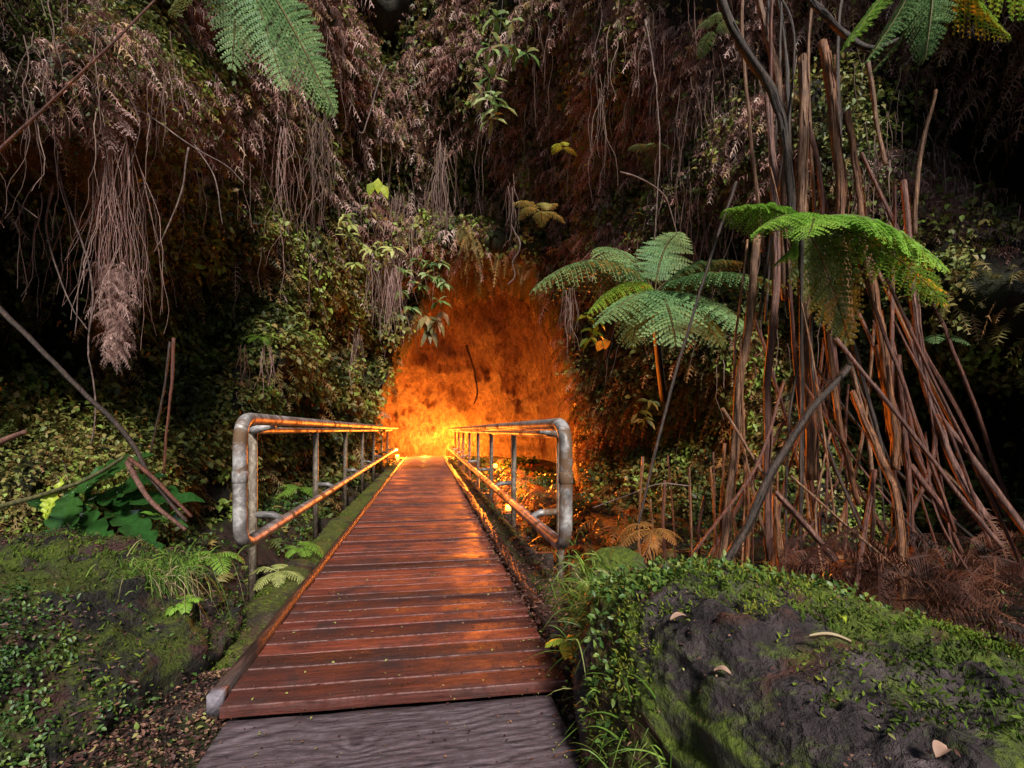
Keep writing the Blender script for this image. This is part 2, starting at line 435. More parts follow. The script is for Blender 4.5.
def wood_grey():
    m, nt, b, out = new_mat('weathered_board'); v = coords(nt, (1, 1, 1))
    nd = noise(nt, 1.5, 2, .4, 0, vec=coords(nt, (.8, 1, 1)))
    # growth rings: bands in y bent by a slow noise and by knots
    sx = N(nt, 'ShaderNodeSeparateXYZ'); nt.links.new(v, sx.inputs[0])
    ma = N(nt, 'ShaderNodeMath', operation='MULTIPLY_ADD'); nt.links.new(nd.outputs['Fac'], ma.inputs[0]); ma.inputs[1].default_value = .75; nt.links.new(sx.outputs[1], ma.inputs[2])
    # knots
    tot = ma.outputs[0]
    for kx, ky, kr in ((-.12, .27, .16), (.33, .12, .07)):
        vd = N(nt, 'ShaderNodeVectorMath', operation='DISTANCE'); nt.links.new(v, vd.inputs[0]); vd.inputs[1].default_value = (kx, ky, 0.02)
        dv = N(nt, 'ShaderNodeMath', operation='DIVIDE'); dv.inputs[0].default_value = kr * .16; ad0 = N(nt, 'ShaderNodeMath', operation='ADD'); nt.links.new(vd.outputs['Value'], ad0.inputs[0]); ad0.inputs[1].default_value = .06
        nt.links.new(ad0.outputs[0], dv.inputs[1])
        a2 = N(nt, 'ShaderNodeMath', operation='ADD'); nt.links.new(tot, a2.inputs[0]); nt.links.new(dv.outputs[0], a2.inputs[1]); tot = a2.outputs[0]
    s = N(nt, 'ShaderNodeMath', operation='MULTIPLY'); nt.links.new(tot, s.inputs[0]); s.inputs[1].default_value = 135
    nj = noise(nt, 7, 8, .75, 0.3, vec=coords(nt, (.25, 1, 1))); sj = N(nt, 'ShaderNodeMath', operation='MULTIPLY_ADD'); nt.links.new(nj.outputs['Fac'], sj.inputs[0]); sj.inputs[1].default_value = 6; nt.links.new(s.outputs[0], sj.inputs[2])
    sn = N(nt, 'ShaderNodeMath', operation='SINE'); nt.links.new(sj.outputs[0], sn.inputs[0])
    mr = N(nt, 'ShaderNodeMapRange'); mr.inputs[1].default_value = -1; mr.inputs[2].default_value = 1; nt.links.new(sn.outputs[0], mr.inputs[0])
    n2 = noise(nt, 4, 9, .8, .5, vec=v); n3 = noise(nt, 90, 5, .8, vec=coords(nt, (.12, 1, 1)))
    c = ramp(nt, [(0, (.045, .033, .036)), (.12, (.065, .048, .052)), (.34, (.105, .082, .088)), (.8, (.125, .10, .108)), (1, (.15, .12, .128))], mr.outputs[0]).outputs[0]
    c = mix(nt, ramp(nt, [(.36, (.1, .1, .1)), (.62, (.95, .95, .95))], n2.outputs['Fac']).outputs[0], c, (.075, .052, .056))
    mg = N(nt, 'ShaderNodeVectorMath', operation='MULTIPLY'); nt.links.new(c, mg.inputs[0]); nt.links.new(ramp(nt, [(.36, (.4, .38, .4)), (.5, (1.15, 1.12, 1.15)), (.64, (1.9, 1.85, 1.95))], n3.outputs['Fac']).outputs[0], mg.inputs[1]); c = mg.outputs[0]
    n7 = noise(nt, 55, 4, .8, vec=v); c = mix(nt, ramp(nt, [(.62, (0, 0, 0)), (.70, (.8, .8, .8))], n7.outputs['Fac']).outputs[0], c, (.04, .024, .02))
    nt.links.new(c, b.inputs['Base Color']); b.inputs['Roughness'].default_value = .5
    ad = N(nt, 'ShaderNodeMath', operation='MULTIPLY_ADD'); nt.links.new(n3.outputs['Fac'], ad.inputs[0]); ad.inputs[1].default_value = .7; nt.links.new(mr.outputs[0], ad.inputs[2])
    bump(nt, b, n3.outputs['Fac'], .5, .003)
    return m
M['grey_wood'] = wood_grey()

def simple_wood(name, lo, hi, scale=(1, 1, 1), rough=.6):
    m, nt, b, out = new_mat(name); v = coords(nt, scale)
    n1 = noise(nt, 5, 10, .78, .5, vec=v); n2 = noise(nt, 3, 4, .6, vec=geo_pos(nt))
    c = ramp(nt, [(.36, tuple(x * .5 for x in lo)), (.48, lo), (.64, hi)], n1.outputs['Fac']).outputs[0]
    c = mix(nt, ramp(nt, [(.5, (0, 0, 0)), (.7, (.6, .6, .6))], n2.outputs['Fac']).outputs[0], c, tuple(x * .5 for x in lo))
    nt.links.new(c, b.inputs['Base Color']); b.inputs['Roughness'].default_value = rough
    bump(nt, b, n1.outputs['Fac'], .8, .012); return m
M['kerb'] = simple_wood('kerb_wood', (.035, .018, .014), (.10, .05, .035), (8, 1, 8), .45)
M['kerb_end'] = simple_wood('kerb_end_metal', (.22, .19, .22), (.34, .30, .33), (6, 6, 6), .5)
M['joist'] = simple_wood('joist_wood', (.03, .02, .014), (.08, .055, .035), (2, 8, 8), .7)
M['stem_tan'] = simple_wood('stem_tan', (.12, .052, .024), (.40, .21, .105), (14, 14, 1.2), .6)
M['stem_orange'] = simple_wood('stem_orange', (.13, .045, .016), (.40, .17, .06), (14, 14, 1.2), .6)
M['stem_red'] = simple_wood('stem_red', (.075, .022, .013), (.24, .08, .04), (14, 14, 1.2), .6)
M['stem_pink'] = simple_wood('stem_pink', (.11, .045, .032), (.30, .145, .10), (14, 14, 1.2), .6)
M['stem_dark'] = simple_wood('stem_dark', (.022, .012, .008), (.095, .055, .036), (14, 14, 1.5), .6)
M['stem_green'] = simple_wood('stem_green', (.06, .06, .02), (.18, .16, .05), (12, 12, 2), .7)
M['bark'] = simple_wood('bark', (.05, .03, .022), (.16, .10, .07), (10, 10, 10), .7)

def pipe_mat():
    m, nt, b, out = new_mat('pipe_metal'); pos = geo_pos(nt)
    n1 = noise(nt, 9, 7, .7, .3, vec=pos); n2 = noise(nt, 3.5, 5, .7, .5, vec=pos)
    c = ramp(nt, [(.32, (.09, .08, .07)), (.5, (.26, .235, .225)), (.64, (.58, .55, .53))], n1.outputs['Fac']).outputs[0]
    f = ramp(nt, [(.52, (0, 0, 0)), (.60, (1, 1, 1))], n2.outputs['Fac']).outputs[0]
    c = mix(nt, f, c, (.13, .075, .042))
    nt.links.new(c, b.inputs['Base Color'])
    mt = N(nt, 'ShaderNodeMapRange'); mt.inputs[3].default_value = .35; mt.inputs[4].default_value = .0; nt.links.new(f, mt.inputs[0]); nt.links.new(mt.outputs[0], b.inputs['Metallic'])
    mr = N(nt, 'ShaderNodeMapRange'); b.inputs['Specular IOR Level'].default_value = .3; mr.inputs[3].default_value = .5; mr.inputs[4].default_value = .75; nt.links.new(f, mr.inputs[0]); nt.links.new(mr.outputs[0], b.inputs['Roughness'])
    bump(nt, b, n1.outputs['Fac'], .35, .004); return m
M['pipe'] = pipe_mat()
M['post'] = simple_wood('post_metal', (.16, .12, .085), (.40, .33, .25), (6, 6, 3), .5)

# ------------------------------------------------------------------ cliff as a surface round the hollow
PHI = np.array([-90, -60, -42, -35, -30, -25, -20, -15, -10, -6, 0, 10, 16.5, 20, 25, 30, 36, 42, 50, 60, 90.])
RB = np.array([5.0, 4.6, 4.8, 5.4, 6.2, 7.3, 8.8, 10.3, 12.2, 13.8, 14.0, 12.6, 11.0, 9.2, 7.8, 7.0, 6.4, 6.1, 6.0, 5.6, 6.0])
# hollows and lips measured in the photograph: px, py, half sizes, metres (+ deeper, - nearer)
HOL = [(10, 300, 60, 110, 3.0), (175, 325, 60, 85, 2.0), (95, 380, 60, 50, 1.4), (960, 430, 110, 90, 3.4), (1010, 90, 120, 110, 2.0), (480, 250, 80, 26, -1.1), (480, 215, 60, 22, 1.2), (395, 60, 50, 25, 1.0),
       (120, 120, 110, 50, -0.7), (520, 80, 180, 70, -1.2), (430, 200, 60, 25, -.7), (370, 350, 40, 60, .8), (660, 420, 80, 70, .5), (300, 400, 110, 50, -.5), (640, 100, 60, 100, .8), (60, 470, 80, 30, -.4), (760, 300, 100, 120, 1.0)]
MOUTH = [(-30, (0)),]
CAVE_PX = np.array([366, 372, 378, 398, 414, 428, 448, 500, 528, 548, 560, 572, 600])
CAVE_PY = np.array([520, 440, 396, 352, 318, 290, 268, 262, 268, 296, 340, 400, 520])

def px_of(phi):  # phi degrees
    return 512 + FP * np.tan(np.radians(np.clip(phi - 10, -75, 75)))
def phi_of(px):
    return 10 + np.degrees(np.arctan((px - 512) / FP))

def cliff_R(phi, z):
    Rb = np.interp(phi, PHI, RB)
    ph = np.radians(phi)
    q = np.stack([np.sin(ph) * Rb, np.cos(ph) * Rb, z], -1)
    d = Rb * np.cos(np.radians(np.clip(phi - 10, -75, 75)))
    px = px_of(phi); py = 430 - FP * (z - 1) / np.maximum(d, .5)
    R = Rb * (1 - 0.16 * smooth(4, 13, z)) - 0.35 * smooth(1.0, -2.0, z) * 1.5
    R = R + 0.85 * fbm(q, .38, 3, 3) * (Rb / 8) + 0.42 * fbm(q, 1.1, 3, 9) + .14 * fbm(q, 3.6, 2, 21)
    # ledges: horizontal undercuts
    R = R + 0.22 * np.sin(z * 2.6 + 2.2 * fbm(q, .5, 2, 5)) 
    for hx, hy, sx, sy, a in HOL:
        w = np.exp(-(((px - hx) / sx) ** 2 + ((py - hy) / sy) ** 2) ** 1.4)
        R = R + a * w
    # the cave
    wob = 20 * fbm(q, 1.0, 5, 40)
    top = np.interp(px, CAVE_PX, CAVE_PY)
    inside = smooth(-4, 12, (py + wob * 1.6) - top) * smooth(366, 371, px + wob * .3) * smooth(600, 560, px)
    cz = np.clip(z, 0, 8)
    u = np.clip(np.where(phi < 1, (phi - 1) / 13.0, (phi - 1) / 16.5), -1, 1)
    Rc = 11.2 + 9.6 * np.sqrt(np.maximum(0, 1 - u * u)) * (1 - .85 * (cz / 7.0) ** 1.3)
    Rc = Rc + .5 * fbm(q * np.array([1, 1, .5]), .9, 4, 50) + .45 * fbm(q * np.array([1, 1, .6]), 1.9, 5, 58) + .9 * np.abs(fbm(q * np.array([1, 1, .8]), 1.0, 5, 91)) - .25
    R = R * (1 - inside) + Rc * inside
    return R, inside, px, py

def cliff_pt(phi, z):
    R, ins, px, py = cliff_R(phi, z); ph = np.radians(phi)
    return np.stack([np.sin(ph) * R, np.cos(ph) * R, z], -1), ins, px, py

def cliff_nrm(phi, z):
    e = .35; f = .05
    a = cliff_pt(phi + e, z)[0] - cliff_pt(phi - e, z)[0]; b = cliff_pt(phi, z + f)[0] - cliff_pt(phi, z - f)[0]
    n = unit(np.cross(b, a)); ph = np.radians(phi); inw = np.stack([-np.sin(ph), -np.cos(ph), 0 * ph], -1)
    s = np.sign((n * inw).sum(-1, keepdims=True)); s[s == 0] = 1
    return n * s

def build_cliff():
    phs = np.concatenate([np.arange(-95, -8, .5), np.arange(-8, 20, .16), np.arange(20, 96, .5)])
    zs = np.concatenate([np.arange(-3.2, 7, .085), np.arange(7, 15.01, .2)])
    A, Z = np.meshgrid(phs, zs)
    # the rim dips a little where the sky shows
    Vv, ins, px, py = cliff_pt(A.ravel(), Z.ravel())
    na, nz = len(phs), len(zs)
    rimlim = np.where((A.ravel() > -60), 0, 0)
    gap = np.exp(-((px - 385) / 38) ** 2)
    zt = 15.0 - gap * 3.3 + .8 * fbm(np.stack([A.ravel() * .3, 0 * A.ravel(), 0 * A.ravel()], -1), 1, 3, 77)
    Vv[:, 2] = np.where(Z.ravel() > 9, 9 + (Z.ravel() - 9) * (zt - 9) / 6.0, Z.ravel())
    i = (np.arange(nz - 1)[:, None] * na + np.arange(na - 1)[None]).ravel()
    Q = np.stack([i, i + 1, i + na + 1, i + na], 1)
    # close the rim backwards so that it is a body of rock
    last = np.arange((nz - 1) * na, nz * na)
    back = Vv[last] * np.array([3.2, 3.2, 1]) + np.array([0, 0, .6]); b2 = back * np.array([1, 1, 0]) + np.array([0, 0, -3.2])
    m = len(Vv); Vv = np.concatenate([Vv, back, b2]); k = np.arange(na - 1)
    Q = np.concatenate([Q, np.stack([last[:-1], last[1:], m + k + 1, m + k], 1), np.stack([m + k, m + k + 1, m + na + k + 1, m + na + k], 1)])
    insA = np.concatenate([ins, np.zeros(2 * na)])
    o = mesh_np('cliff', Vv, Q, M['cliff'], parent=None, smooth_shade=True)
    o.data.materials.append(M['cave'])
    qi = insA[Q].mean(1) > .85
    o.data.polygons.foreach_set('material_index', qi.astype(np.int32)); o.data.update()
    tag(o, 'dark wet rock face with the mouth of the lit cave', 'cliff', None, 'structure')
build_cliff()

# ------------------------------------------------------------------ terrain
def ground_z(x, y):
    x = np.asarray(x, dtype=float); y = np.asarray(y, dtype=float)
    p = np.stack([x, y, 0 * x], -1)
    near = -.10
    gl = -1.9
    w = smooth(2.3, 3.6, y) * smooth(15.6, 12.6, y)            # gully along the bridge
    gully = gl * smooth(2.6, 1.0, np.abs(x + .1)) - .25 * smooth(1.6, 2.4, np.abs(x))
    z = near * (1 - w) + w * gully
    z = z + .06 * fbm(p, 1.5, 4, 4) + .10 * fbm(p, .6, 2, 8) * smooth(1.2, 2.5, np.abs(x))
    z = np.where((y > 16) & (y < 22) & (np.abs(x) < 2.5), np.minimum(z, -.06), z)
    far = smooth(35, 60, np.hypot(x, y)); z = z * (1 - far) + far * -.1
    return z

def build_ground():
    xs = np.concatenate([np.linspace(-300, -12, 14), np.arange(-11.5, 12, .12), np.linspace(12.5, 300, 14)])
    ys = np.concatenate([np.linspace(-300, -6, 12), np.arange(-5.5, 24, .12), np.linspace(25, 300, 12)])
    X, Y = np.meshgrid(xs, ys); V = np.stack([X.ravel(), Y.ravel(), ground_z(X.ravel(), Y.ravel())], -1)
    na = len(xs); i = (np.arange(len(ys) - 1)[:, None] * na + np.arange(na - 1)[None]).ravel()
    o = mesh_np('ground', V, np.stack([i, i + 1, i + na + 1, i + na], 1), M['soil'], smooth_shade=True)
    tag(o, None, None, None, 'structure')
build_ground()

# ------------------------------------------------------------------ footbridge
bridge = empty('footbridge', (-.1, 1.8, 0), 'wet red plank footbridge with pipe railings running into the glowing cave', 'footbridge')
def build_deck():
    g = Geo(); edge_highlight = []; y = 1.86; i = 0
    while y < 18.7:
        w = .105 + .055 * rng.random()
        if i == 0: w = .12
        dz = rng.normal() * .0012; tl = rng.normal() * .0012; t = np.clip(rng.beta(2, 2) + (0.1 if i % 5 == 0 else 0), 0, 1)
        if i in (0,): t = .3
        x0 = -.742 + rng.normal() * .004; x1 = .55 + rng.normal() * .006
        prof = [(0.003, -.04, 0), (.003, -.004, .15), (.0055, 0, .85), (.010, .0006, .1), (w * .5, -.0012, 0), (w - .014, .0006, 0), (w - .006, 0, .25), (w - .003, -.004, .2), (w - .003, -.04, 0)]  # last value of each point: strength of the painted edge highlight
        nx = 14; V = []; ww = []
        yo = rng.normal() * .003
        for k in range(nx):
            x = x0 + (x1 - x0) * k / (nx - 1)
            for (py_, pz_, wr) in prof:
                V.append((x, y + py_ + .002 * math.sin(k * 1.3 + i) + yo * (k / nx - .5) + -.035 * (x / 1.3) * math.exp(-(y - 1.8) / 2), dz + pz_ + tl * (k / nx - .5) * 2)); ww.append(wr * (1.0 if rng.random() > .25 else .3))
        m = len(prof); Q = [(k * m + j, (k + 1) * m + j, (k + 1) * m + j + 1, k * m + j + 1) for k in range(nx - 1) for j in range(m - 1)]
        g.add(V, Q, t); edge_highlight += ww
        y += w; i += 1
    V = np.concatenate(g.V)
    mesh_np('deck', V, np.concatenate(g.Q), M['deck'], np.concatenate(g.t), bridge, attrs={'edge_highlight': edge_highlight})
build_deck()
def bevel_box(g, x0, x1, y0, y1, z0, z1, b=.008, ny=40, wob=.006, seed=0):
    prof = [(x0, z0), (x0, z1 - b), (x0 + b, z1), (x1 - b, z1), (x1, z1 - b), (x1, z0)]
    V = []
    for k in range(ny + 1):
        y = y0 + (y1 - y0) * k / ny
        ox = wob * math.sin(k * 1.7 + seed) * .4 + wob * rng.normal() * .3; oz = wob * rng.normal() * .3
        for (x, z) in prof: V.append((x + ox, y, z + oz))
    m = len(prof); Q = [(k * m + j, (k + 1) * m + j, (k + 1) * m + (j + 1) % m, k * m + (j + 1) % m) for k in range(ny) for j in range(m)]
    Q += [(0, 1, 2, 3), (0, 3, 4, 5)]; e = ny * m; Q += [(e + 3, e + 2, e + 1, e), (e + 5, e + 4, e + 3, e)]
    g.add(V, Q)
g = Geo(); bevel_box(g, -.798, -.744, 1.990, 18.6, -.06, .026); g.build('kerb', M['kerb'], bridge)
g = Geo(); bevel_box(g, -.797, -.745, 1.925, 1.988, -.045, .028, b=.002, ny=2, wob=0); g.build('kerb_end', M['kerb_end'], bridge)
g = Geo(); bevel_box(g, .585, .665, 2.25, 18.6, -.06, .028, wob=.012); g.build('kerb', M['kerb'], bridge)
def ledge(x0, x1, seed):
    xs = np.linspace(x0, x1, 14); ys = np.arange(2.25, 18.6, .04); X, Y = np.meshgrid(xs, ys); X = X.ravel(); Y = Y.ravel()
    p = np.stack([X, Y, 0 * X], -1); u = (X - x0) / (x1 - x0)
    Z = -.045 + .05 * np.sin(u * math.pi) ** .5 + .05 * fbm(p, 5, 4, seed)
    Z = np.where((u < .01) | (u > .99), -.32, Z - .14 * smooth(2.9, 2.25, Y)); X = X + np.where(u < .2, .03 * fbm(p, 3, 2, seed + 4), 0)
    na = len(xs); i = (np.arange(len(ys) - 1)[:, None] * na + np.arange(na - 1)[None]).ravel()
    o = mesh_np('side_beam', np.stack([X, Y, Z], -1), np.stack([i, i + 1, i + na + 1, i + na], 1), M['ledge'], parent=bridge, smooth_shade=True)
ledge(-1.06, -.802, 3); ledge(.672, .90, 5)

def railing(xi, xo, y0, ztop, py0, sgn):
    yE = 18.4
    pts = fillet([(xi, yE, ztop), (xi, y0, ztop), (xi, y0, .30), (xi, yE, .30)], .165, 11)
    g = Geo(); g.add(*tube(pts, .039, 16)); r = g.build('railing', M['pipe'], bridge, True)
    g = Geo(); ya = py0 - .75
    g.add(*tube([(xo, yE, ztop - .075), (xo, py0 - .02, ztop - .075), (xo - sgn * .03, py0 - .06, ztop - .07), (xi + sgn * .02, py0 - .10, ztop - .03)], .03, 10)); g.build('outer_rail', M['pipe'], r, True)
    for zz in (.72,):
        g = Geo(); g.add(*tube([(xi, y0, zz + .035), (xi, y0, zz + .03), (xi, y0, zz - .03), (xi, y0, zz - .035)], [.0395, .0435, .0435, .0395], 14)); g.build('coupling', M['pipe'], r, True)
    y = py0
    while y < 18.3:
        g = Geo(); g.add(*tube([(xo, y, -.36), (xo, y, ztop - .08)], .032, 10)); g.build('post', M['post'], r, True)
        g = Geo(); g.add(*tube([(xo, y, .36), (xi + (xo - xi) * .3, y, .355), (xi, y + .02, .32)], .026, 8)); g.build('bracket', M['pipe'], r, True)
        y += 2.07
railing(-1.10, -1.30, 3.10, 1.07, 3.92, -1)
railing(.80, 1.03, 2.72, 1.035, 3.65, 1)
for k in range(9):
    y = 2.1 + 2.07 * k
    g = Geo(); V, Q = box(-1.36, 1.1, y - .05, y + .05, -.26, -.10) ; g.add(V, Q); g.build('joist', M['joist'], bridge)
g = Geo(); bevel_box(g, -.60, -.48, 1.9, 18.6, -.45, -.262); g.build('stringer', M['joist'], bridge)
g = Geo(); bevel_box(g, .3, .42, 1.9, 18.6, -.45, -.262); g.build('stringer', M['joist'], bridge)

# threshold board in front
def board():
    nx, ny = 40, 30; x = np.linspace(-.72, .50, nx); y = np.linspace(.85, 1.86, ny); X, Y = np.meshgrid(x, y); X = X.ravel(); Y = Y.ravel()
    Yw = Y.copy(); p = np.stack([X, Y, 0 * X], -1)
    edge = (Y > 1.85); Z = -.028 + .003 * fbm(p, 3, 3, 2); Z = np.where(edge | (Y < .86) | (X < -.715) | (X > .495), -.09, Z)
    Yw = Yw + np.where(Y > 1.7, -.035 * X / 1.3 - .004 + .008 * fbm(p, 5, 3, 6), 0); X2 = X + .012 * fbm(p, 4, 3, 9) * (np.abs(X) > .45)
    i = (np.arange(ny - 1)[:, None] * nx + np.arange(nx - 1)[None]).ravel()
    o = mesh_np('threshold_board', np.stack([X2, Yw, Z], -1), np.stack([i, i + 1, i + nx + 1, i + nx], 1), M['grey_wood'], smooth_shade=False)
    tag(o, 'wide grey weathered board with swirling grain in front of the red planks', 'board')
board()

# ------------------------------------------------------------------ rocks
def blob(name, c, rad, mat, expo=2.6, res=150, amp=.12, fr=2.2, seed=0, parent=None, rot=0, tilt=0, flat=.0):
    u = np.linspace(-math.pi, math.pi, res, endpoint=False); v = np.linspace(-math.pi / 2 + .01, math.pi / 2 - .01, res // 2)
    U, W = np.meshgrid(u, v); U = U.ravel(); W = W.ravel()
    sp = lambda a, e: np.sign(a) * np.abs(a) ** e
    e = 2 / expo
    p = np.stack([sp(np.cos(W), e) * sp(np.cos(U), e), sp(np.cos(W), e) * sp(np.sin(U), e), sp(np.sin(W), e)], -1) * np.array(rad)
    cr, sr = math.cos(rot), math.sin(rot); p = p @ np.array([[cr, sr, 0], [-sr, cr, 0], [0, 0, 1.0]])
    p[:, 2] += tilt * p[:, 0]
    n = unit(p / np.array(rad) ** 2)
    q = p + np.array(c)
    p = q + n * (amp * fbm(q, fr, 4, seed) + amp * .5 * np.abs(fbm(q, fr * 3, 3, seed + 5)) + amp * .22 * (1 - 2 * np.abs(fbm(q, fr * 5, 4, seed + 9))) + amp * .26 * fbm(q, fr * 13, 4, seed + 13))[:, None]
    i = (np.arange(res // 2 - 1)[:, None] * res + np.arange(res)[None]); j = (np.arange(res // 2 - 1)[:, None] * res + (np.arange(res)[None] + 1) % res)
    Q = np.stack([i.ravel(), j.ravel(), (j + res).ravel(), (i + res).ravel()], 1)
    o = mesh_np(name, p, Q, mat, parent=parent, smooth_shade=True)
    return o, p, n

def samp(p, n, cnt, cond):
    ok = np.where(cond(p, n))[0]; k = rng.choice(ok, cnt); return p[k] + rng.normal(size=(cnt, 3)) * .008, n[k]

def rocks():
    # left bank
    o, p, n = blob('mossy_bank', (-2.74, 2.62, -.58), (1.74, .78, .96), M['bank'], 4.4, 420, .20, 1.5, 3, rot=-.20, tilt=-.01)
    tag(o, 'dark rock bank left of the planks, moss and litter on top, ivy on its face', 'rock bank')
    q, m = samp(p, n, 16000, lambda p, n: (n[:, 2] > .25) & (fbm(p, 2.2, 3, 31) > -.15))
    V, Q, t = leaves_np(q, m + rng.normal(size=m.shape) * .8, rng.normal(size=m.shape), .014 + .02 * rng.random(len(q)), .007, tint=np.clip(.5 + .9 * fbm(q, 3, 3, 8) + .15 * rng.normal(size=len(q)), 0, 1))
    tag(mesh_np('moss', V, Q, M['moss'], t, o), kind='stuff')
    q, m = samp(p, n, 32000, lambda p, n: (n[:, 2] < .8) & (fbm(p, 3.2, 4, 12) > -.06))
    V, Q, t = leaves_np(q + m * .03 * rng.random((len(q), 1)), m * .4 + rng.normal(size=m.shape) * .6 + np.array([0, 0, -.5]), m + np.array([0, 0, .7]) + rng.normal(size=m.shape) * .3, .010 + .018 * rng.random(len(q)) ** 2, .010, tint=np.clip(.45 + .8 * fbm(q, 2.5, 3, 18) + .2 * rng.normal(size=len(q)), 0, 1))
    tag(mesh_np('leaf_cover', V, Q, M['ivy'], t, o), kind='stuff')
    q, m = samp(p, n, 9000, lambda p, n: (n[:, 2] > .2) & (fbm(p, 2.0, 3, 61) > .0))
    V, Q, t = leaves_np(q + m * .012, rng.normal(size=m.shape) * np.array([1, 1, .2]), m + rng.normal(size=m.shape) * .5, .010 + .02 * rng.random(len(q)) ** 2, .007, tint=rng.random(len(q)) * .9)
    tag(mesh_np('litter', V, Q, M['litter'], t, o), kind='stuff')
    # right boulder
    o, p, n = blob('boulder', (1.36, .97, -.25), (.84, 1.00, .65), M['boulder'], 3.2, 520, .10, 2.4, 9, rot=.14, tilt=-.36)
    tag(o, 'large dark boulder patched with green moss at the lower right, beside the bridge', 'boulder')
    global BOULDER; BOULDER = p
    q, m = samp(p, n, 26000, lambda p, n: (n[:, 2] > .1) & (fbm(p, 2.4, 5, 31) + .25 * (p[:, 0] > 1.5) > .10))
    V, Q, t = leaves_np(q, m + rng.normal(size=m.shape) * .8, rng.normal(size=m.shape), .008 + .014 * rng.random(len(q)), .005, tint=np.clip(.55 + .9 * fbm(q, 4, 3, 8) + .15 * rng.normal(size=len(q)), 0, 1))
    tag(mesh_np('moss', V, Q, M['moss'], t, o), kind='stuff')
    q, m = samp(p, n, 2600, lambda p, n: (n[:, 2] > -.2) & (p[:, 1] > 1.2) & (fbm(p, 2.9, 3, 12) > .0))
    V, Q, t = leaves_np(q + m * .012, m + rng.normal(size=m.shape) * .8, UP + rng.normal(size=m.shape) * .4, .014 + .016 * rng.random(len(q)), .013, tint=.5 + .5 * rng.random(len(q)))
    tag(mesh_np('creeping_leaves', V, Q, M['ivy'], t, o), kind='stuff')
    q, m = samp(p, n, 3000, lambda p, n: (n[:, 2] > .4) & (fbm(p, 3.0, 3, 71) > -.05))
    V, Q, t = leaves_np(q + m * .006, rng.normal(size=m.shape) * np.array([1, 1, .2]), m + rng.normal(size=m.shape) * .5, .004 + .014 * rng.random(len(q)) ** 3, .005, tint=rng.random(len(q)))
    tag(mesh_np('litter', V, Q, M['litter'], t, o), kind='stuff')
    o, p, n = blob('small_rock', P(615, 572, 2.35), (.13, .13, .12), M['boulder'], 2.3, 90, .03, 7, 19)
    tag(o, 'small rounded grey mossy rock beside the near end of the right railing', 'rock')
rocks()

# ------------------------------------------------------------------ growth on the cliff
def zone(px, py, L):
    w = 0
    for (x, y, sx, sy, a) in L: w = w + a * np.exp(-(((px - x) / sx) ** 2 + ((py - y) / sy) ** 2))
    return w

def wall_pts(cnt, zfun, clump=.0, cf=1.2, seed=0, cave=False, phr=(-52, 66), zr=(-1.8, 13), rim=False):
    out = []; tot = 0
    while tot < cnt:
        n = 40000
        px = rng.uniform(-260, 1400, n); phi = phi_of(px); Rb = np.interp(phi, PHI, RB)
        py = rng.uniform(-180, 640, n); z = 1 + (430 - py) / FP * Rb * np.cos(np.radians(phi - 10))
        ok = (z > zr[0]) & (z < zr[1])
        pt, ins, px2, py2 = cliff_pt(phi, z)
        w = zfun(px, py)
        nz = fbm(pt, cf, 3, seed)
        keep = ok & (rng.random(n) < w) & (nz > clump) & (((ins > .02) & (ins < .8)) if rim else (ins > .97) if cave else (ins < .06))
        out.append(np.stack([phi[keep], z[keep]], -1)); tot += keep.sum()
        if len(out) > 60: break
    a = np.concatenate(out)[:cnt]; phi, z = a[:, 0], a[:, 1]
    pt, ins, px, py = cliff_pt(phi, z)
    return pt, cliff_nrm(phi, z), px, py

def dist(p): return np.hypot(p[:, 0], p[:, 1])

